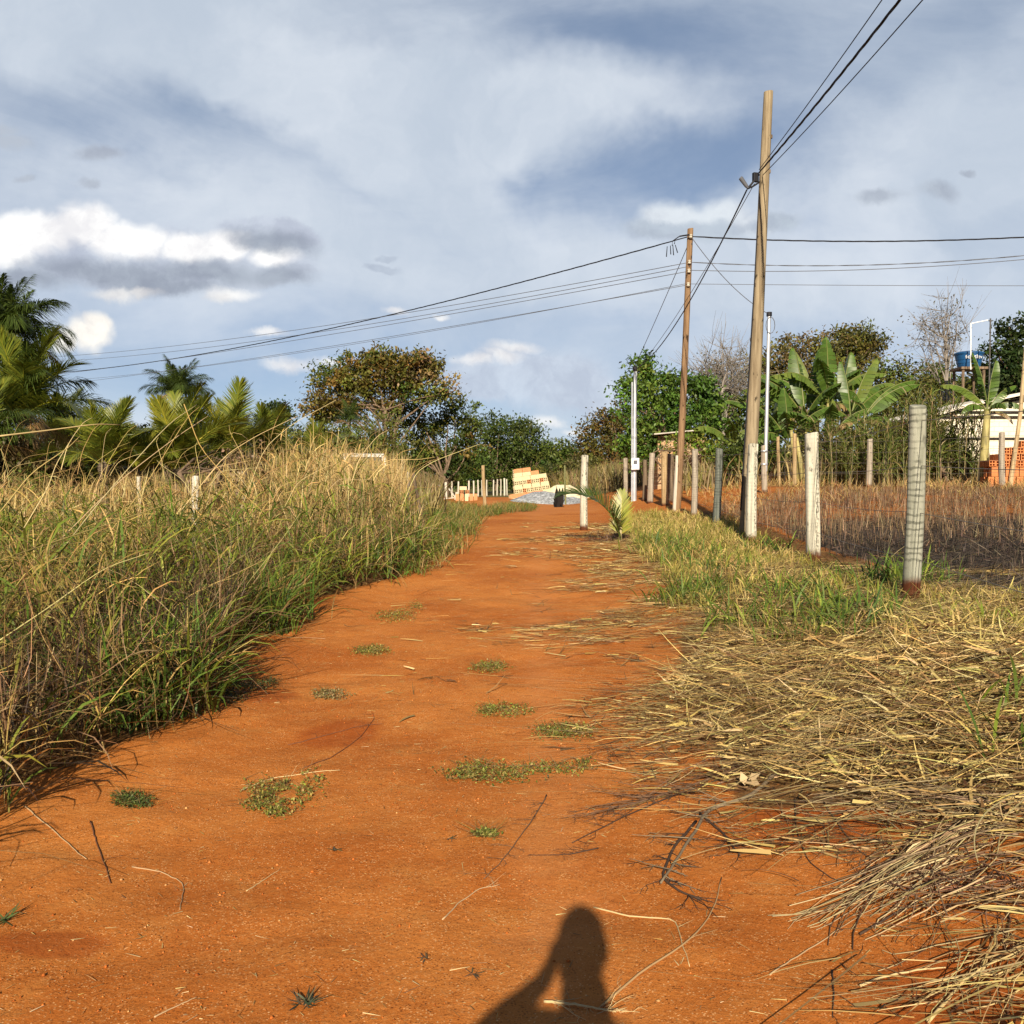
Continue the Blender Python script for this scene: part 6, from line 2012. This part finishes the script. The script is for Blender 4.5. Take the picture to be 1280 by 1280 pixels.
GB = (.20, .155, .10); DB = (.07, .045, .032); RB = (.17, .075, .04); PS = (.58, .44, .22)
branch('thick grey dead branch with a dark crooked end, lying at the straw edge', [(975, 965), (935, 1000), (885, 1015), (868, 1045), (845, 1080), (826, 1108)], .014, GB, 16, .22, 'branch', 'dry_branch')
branch('dark twiggy end of dead wood curling right of the thick grey branch', [(870, 1030), (842, 1062), (826, 1100), (845, 1115), (875, 1128)], .010, DB, 22, .16, 'branch', 'dry_branch')
branch('feathery brown broom of fine twigs pointing left out of the straw', [(945, 955), (900, 970), (850, 990), (800, 1005), (765, 1012)], .010, (.17, .10, .06), 60, .30, 'branch', 'dry_branch', spread=.35)
branch('long thin dark stem trailing left below the feathery broom', [(930, 960), (860, 990), (800, 1015), (745, 1040), (715, 1055)], .006, DB, 10, .2)
branch('dark forked twig right of the thick grey branch', [(875, 1020), (905, 1045), (925, 1072)], .009, DB, 16, .16)
branch('small dark twig with side shoots left of the curled dead wood', [(748, 1062), (720, 1068), (690, 1070), (660, 1070)], .004, DB, 6, .12)
branch('wispy grey twig running down toward the shadow head', [(683, 995), (672, 1015), (655, 1040), (630, 1075), (605, 1100)], .005, (.16, .10, .06), 16, .14)
branch('bent pale straw stick right of the shadow head', [(742, 1136), (790, 1148), (846, 1150), (852, 1180), (862, 1212)], .0045, PS, 1, .06)
branch('long pale straw stick running from the shadow shoulder up to the right', [(752, 1260), (800, 1220), (860, 1180), (890, 1145), (902, 1100)], .006, (.42, .27, .13), 2, .1)
branch('pale split straw lying across the shadow shoulder', [(680, 1256), (720, 1260), (770, 1268)], .007, PS, 10, .10)
branch('thin red brown twig leading up to the damp patch', [(360, 932), (410, 920), (450, 908), (480, 906)], .004, RB, 4, .1)
branch('long thin red brown twig crossing below the damp patch', [(378, 962), (415, 948), (448, 925), (468, 900), (466, 892)], .004, RB, 6, .1)
branch('pale straw lying on the largest weed mat', [(300, 990), (340, 975), (380, 968), (425, 965)], .005, PS, 2, .08)
branch('straight pale stick in the grass shadow at the lower left', [(30, 1008), (70, 1042), (108, 1076)], .005, (.48, .33, .18), 0)
branch('dark red stick curving down beside the lower left weed patch', [(113, 1028), (122, 1060), (138, 1106)], .005, RB, 1, .08)
branch('pale forked straw left of the middle lower dirt', [(165, 1085), (205, 1092), (230, 1105), (225, 1140)], .004, (.45, .30, .16), 3, .06)
branch('short pale stick lying near the spiky dark tuft', [(193, 1275), (215, 1262), (246, 1250)], .004, (.50, .34, .18), 0)
branch('thin straw stick lying mid dirt between weed mats and spiky tuft', [(308, 1115), (330, 1102), (350, 1088)], .003, PS, 0)
branch('curved thin twig left of the shadow head, pale at one end', [(553, 1152), (575, 1130), (600, 1112), (625, 1108)], .004, (.50, .36, .20), 2, .08)
branch('dark straight stick below the straw bundle at the right', [(1075, 1170), (1120, 1145), (1170, 1118), (1240, 1085)], .006, DB, 3, .12)
branch('thin pale stick left of the straw bundle tip', [(962, 1222), (1000, 1195), (1045, 1165), (1085, 1140)], .004, (.45, .31, .17), 2, .1)
branch('looping dark wire-like stem above the straw bundle', [(993, 1000), (995, 1040), (1010, 1080), (1045, 1103), (1090, 1108)], .0045, DB, 3, .1)
branch('dark tangle of stems in the bare patch above the straw bundle', [(1030, 1005), (1050, 1035), (1075, 1068), (1095, 1080)], .006, (.14, .085, .05), 26, .2)
branch('long stick near the bottom right corner', [(1160, 1280), (1200, 1235), (1240, 1205), (1279, 1180)], .008, (.55, .42, .20), 3, .1)
branch('thin dark upright looking twig near the bottom right', [(1040, 1215), (1042, 1245), (1041, 1275)], .004, DB, 4, .1)
branch('yellow straw leaf lying flat below the bundle', [(1075, 1235), (1110, 1222), (1150, 1215), (1182, 1212)], .006, PS, 1, .05)


def bundle(lab, path, n, wid0, wid1, cols, seed_):
    """a sheaf of straight stalks lying along a path and fanning out"""
    P0 = px_path(path, .02, 10); g = P0[0].copy(); w = Soup()
    dirv = P0[-1] - P0[0]; nrm = np.array([-dirv[1], dirv[0], 0]) / np.linalg.norm(dirv[:2])
    for i in range(n):
        t0 = rng.uniform(0, .6); t1 = min(1.05, t0 + rng.uniform(.25, .7))
        o0 = rng.normal(0, 1); o1 = o0 * .6 + rng.normal(0, .7)
        tt = np.linspace(t0, t1, 7)
        base = np.stack([np.interp(tt, np.linspace(0, 1, 10), P0[:, j]) for j in range(3)], -1)
        q = base + nrm[None] * (wid0 * o0 * (1 - tt) + wid1 * o1 * tt)[:, None]
        q[:, :2] += np.cumsum(rng.normal(size=(7, 2)) * .012, 0) + nrm[None, :2] * (rng.normal(0, .11) * np.linspace(-1, 1, 7))[:, None]
        q[:, 2] = H(q[:, 0], q[:, 1]) + .004 + rng.uniform(0, .045) * np.sin(np.clip(tt, 0, 1) * PI)
        w.tube(q, np.linspace(.0030, .0014, 7) * rng.uniform(.45, 1.3), 4, pal(1, cols)[0], cap=False)
    me = w.mesh('straw_bundle', M_STRAW); me.transform(Matrix.Translation(-Vector(g)))
    tag(link('straw_bundle', me, None, Vector(g)), lab, 'straw bundle', 'bundles of cut stalks')


BCOL = ((.36, .27, .15), (.26, .18, .10), (.46, .35, .18), (.16, .105, .06), (.52, .41, .22))
bundle('large grey straw bundle pointing down left across the bare patch', [(1300, 985), (1200, 1045), (1110, 1100), (1010, 1165)], 85, .04, .010, BCOL, 1)
bundle('loose straw bundle reaching in from the right edge below the large one', [(1330, 1050), (1240, 1085), (1150, 1120), (1080, 1150)], 40, .12, .12, BCOL, 2)
bundle('bright yellow straw bundle in the bottom right corner', [(1330, 1160), (1280, 1195), (1210, 1240), (1150, 1275)], 26, .05, .05, ((.56, .43, .20), (.42, .31, .14), (.28, .19, .09)), 3)
bundle('reddish stalk bundle crossing level above the bottom right corner', [(1330, 1130), (1240, 1120), (1160, 1105), (1090, 1080)], 50, .08, .10, ((.24, .12, .07), (.34, .22, .13), (.14, .08, .05)), 4)
bundle('straw sheaf lying level along the lower border of the straw mat', [(1330, 1010), (1220, 1012), (1120, 1000), (1010, 1000)], 70, .10, .09, BCOL, 5)
bundle('straw sheaf raking up right across the middle of the mat', [(905, 985), (990, 940), (1060, 890), (1120, 850)], 60, .04, .05, ((.55, .43, .2), (.42, .31, .14), (.30, .22, .11)), 6)

# a crumpled dry leaf and a dark pebble in the straw
lf = Soup(); g = gp(935, 988)
lf.leaves(np.repeat([[0, 0, .02]], 5, 0) + rng.normal(size=(5, 3)) * .012, np.full(5, .07), (.60, .46, .27), up=.6, aspect=.8)
tag(lf.build('dead_leaf', M_STRAW, None, g + Vector((0, 0, .02))), 'crumpled pale dead leaf on the straw edge above the thick grey branch', 'leaf')

# ================================================================== the photographer whose shadow falls on the dirt
def person():
    root = empty('person', (-.02, -.38, Hs(-.02, -.38)))
    tag(root, 'person standing with raised arms taking the picture, whose head shadow falls on the dirt', 'person')
    J = {}
    def v(nm, p, r): J[nm] = (Vector(p), r)
    v('pelvis', (-.03, -.02, .98), (.155, .11)); v('waist', (-.03, -.02, 1.12), (.135, .10)); v('chest', (-.035, -.01, 1.30), (.155, .11)); v('upchest', (-.03, -.01, 1.41), (.13, .09))
    v('neck0', (-.01, .0, 1.47), (.072, .066)); v('neck1', (.0, .015, 1.53), (.066, .066)); v('neck2', (.005, .03, 1.61), (.062, .066))
    for s, n in ((-1, 'l'), (1, 'r')):
        dz = -.03 if s > 0 else .01
        v(n + 'sh', (-.03 + s * .165, -.01, (1.465 if s < 0 else 1.41)), (.078, .07))
        v(n + 'elb', (-.03 + s * (.31 if s < 0 else .17), .12, (1.27 if s < 0 else 1.15)), (.062, .062))
        v(n + 'fore', (-.02 + s * (.19 if s < 0 else .10), .22, (1.37 if s < 0 else 1.30)), (.054, .052))
        v(n + 'wri', (-.01 + s * .080, .29, 1.43), (.036, .034))
        v(n + 'palm', (-.01 + s * .072, .308, 1.485), (.036, .026))
        v(n + 'hip', (-.03 + s * .095, -.02, .93), (.10, .10)); v(n + 'thigh', (-.03 + s * .105, -.01, .72), (.082, .085))
        v(n + 'knee', (-.03 + s * .105, .0, .50), (.058, .060)); v(n + 'calf', (-.03 + s * .11, -.015, .34), (.056, .060)); v(n + 'ank', (-.03 + s * .11, -.02, .09), (.038, .042))
        v(n + 'heel', (-.03 + s * .11, -.045, .045), (.038, .040)); v(n + 'ball', (-.03 + s * .125, .11, .035), (.046, .030)); v(n + 'toe', (-.03 + s * .13, .18, .028), (.036, .022))
    E = [('pelvis', 'waist'), ('waist', 'chest'), ('chest', 'upchest'), ('upchest', 'neck0'), ('neck0', 'neck1'), ('neck1', 'neck2')]
    for n in 'lr':
        E += [('upchest', n + 'sh'), (n + 'sh', n + 'elb'), (n + 'elb', n + 'fore'), (n + 'fore', n + 'wri'), (n + 'wri', n + 'palm'), ('pelvis', n + 'hip'), (n + 'hip', n + 'thigh'), (n + 'thigh', n + 'knee'), (n + 'knee', n + 'calf'), (n + 'calf', n + 'ank'), (n + 'ank', n + 'heel'), (n + 'heel', n + 'ball'), (n + 'ball', n + 'toe')]
    # fingers closing round the phone edges
    for s, n in ((-1, 'l'), (1, 'r')):
        px_, py_, pz_ = J[n + 'palm'][0]
        for f in range(4):
            L = (.040, .046, .043, .034)[f]
            zb_ = pz_ + .030 - f * .021
            a = n + 'f%da' % f; b = n + 'f%db' % f; c_ = n + 'f%dc' % f
            v(a, (px_ - s * .012, py_ + .018, zb_), (.0095, .0095)); v(b, (px_ - s * .010, py_ + .018 + L * .6, zb_ + .004), (.0088, .0088)); v(c_, (px_ - s * (.012 + L * .6), py_ + .020 + L * .72, zb_ + .004), (.0078, .0078))
            E += [(n + 'palm', a), (a, b), (b, c_)]
        v(n + 'ta', (px_ - s * .012, py_ - .016, pz_ - .012), (.0115, .0115)); v(n + 'tb', (px_ - s * .034, py_ - .018, pz_ + .012), (.0105, .0105)); v(n + 'tc', (px_ - s * .044, py_ - .010, pz_ + .038), (.0088, .0088))
        E += [(n + 'wri', n + 'ta'), (n + 'ta', n + 'tb'), (n + 'tb', n + 'tc')]
    names = list(J)
    me = bpy.data.meshes.new('body')
    me.from_pydata([J[k_][0] for k_ in names], [(names.index(a), names.index(b)) for a, b in E], [])
    o = link('body', me)
    md = o.modifiers.new('skin', 'SKIN'); md.use_smooth_shade = True; md.branch_smoothing = .6
    for i, k_ in enumerate(names):
        sv = me.skin_vertices[0].data[i]; sv.radius = J[k_][1]; sv.use_root = (k_ == 'pelvis')
    sb = o.modifiers.new('sub', 'SUBSURF'); sb.levels = 2; sb.render_levels = 2
    bpy.context.view_layer.update()
    body = bpy.data.meshes.new_from_object(o.evaluated_get(bpy.context.evaluated_depsgraph_get()))
    bpy.data.objects.remove(o)
    # head: shaped from a sphere and welded over the neck in the same mesh
    bm = bmesh.new(); bm.from_mesh(body)
    r = bmesh.ops.create_uvsphere(bm, u_segments=36, v_segments=28, radius=1)
    hc = Vector((.005, .045, 1.655))
    for vv_ in r['verts']:
        p = vv_.co.copy(); q = Vector((p.x * .076, p.y * .097, p.z * .122))
        if p.z < 0: q.x *= 1 - .26 * p.z * p.z; q.y = q.y * (1 - .20 * p.z * p.z) + .014 * p.z * p.z
        if p.y > 0:
            nose = math.exp(-(p.x / .16) ** 2 - ((p.z + .12) / .20) ** 2); q.y += .026 * nose * p.y
            for sx in (-1, 1): q.y -= .012 * math.exp(-((p.x - sx * .38) / .16) ** 2 - ((p.z - .06) / .11) ** 2)
            q.y += .006 * math.exp(-(p.x / .3) ** 2 - ((p.z + .47) / .07) ** 2) - .005 * math.exp(-(p.x / .3) ** 2 - ((p.z + .40) / .03) ** 2)
            q.y += .010 * math.exp(-(p.x / .3) ** 2 - ((p.z + .85) / .15) ** 2)
        if abs(p.x) > .9 and -.25 < p.z < .15: q.x += .016 * math.copysign(1, p.x); q.y -= .012
        vv_.co = hc + q
    bm.to_mesh(body); bm.free()
    skin = m_plain('skin', (.36, .20, .13), .5, var=.06); shirt = m_plain('blue_shirt', (.10, .14, .22), .85, var=.1); trou = m_plain('dark_trousers', (.05, .05, .06), .85, var=.1); shoe = m_plain('shoes', (.04, .03, .025), .6)
    body.materials.clear()
    for m in (skin, shirt, trou, shoe): body.materials.append(m)
    for p in body.polygons:
        c_ = p.center; p.use_smooth = True
        inner = abs(c_.x + .03) < .25
        p.material_index = 3 if c_.z < .085 else 2 if c_.z < 1.0 else 1 if (c_.z < 1.475 and (c_.y < .17)) else 0
    link('body', body, root)
    hm = MB()
    hr = bmesh.ops.create_uvsphere(hm.bm, u_segments=36, v_segments=24, radius=1)
    for vv_ in hr['verts']:
        p = vv_.co.copy()
        q = Vector((p.x * .086, p.y * .105, p.z * .134))
        q += q.normalized() * .008 * math.sin(13 * p.x + 3) * math.sin(11 * p.z + 2) * math.sin(9 * p.y)
        vv_.co = hc + q + Vector((0, -.012, .012))
    bmesh.ops.delete(hm.bm, geom=[vv_ for vv_ in hm.bm.verts if (vv_.co.z - hc.z) < (-.045 if vv_.co.y < hc.y - .01 else .045 + .35 * max(0, vv_.co.y - hc.y))], context='VERTS')
    hm.build('hair', m_plain('dark_hair', (.02, .014, .01), .6), root, smooth=True)
    ey = MB()
    for sx in (-1, 1):
        e = bmesh.ops.create_uvsphere(ey.bm, u_segments=12, v_segments=8, radius=.0125)
        bmesh.ops.translate(ey.bm, verts=e['verts'], vec=hc + Vector((sx * .031, .079, .006)))
    ey.build('eyes', m_plain('eye', (.6, .58, .55), .2, var=.02), root, smooth=True)
    ph = empty('phone', (-.03, -.055, 1.49))
    tag(ph, 'dark phone held upright in both hands of the person taking the picture', 'phone')
    MB().box((0, 0, 0), (.074, .009, .155), bev=.004).build('phone_body', m_plain('phone_black', (.02, .02, .022), .3), ph)
    MB().box((0, -.0052, 0), (.067, .0012, .145)).build('screen', m_plain('screen_glass', (.015, .015, .018), .1), ph)
    MB().box((.018, .0055, .052), (.026, .003, .030), bev=.001).build('lens_block', m_plain('lens_black', (.01, .01, .012), .2), ph)


person()
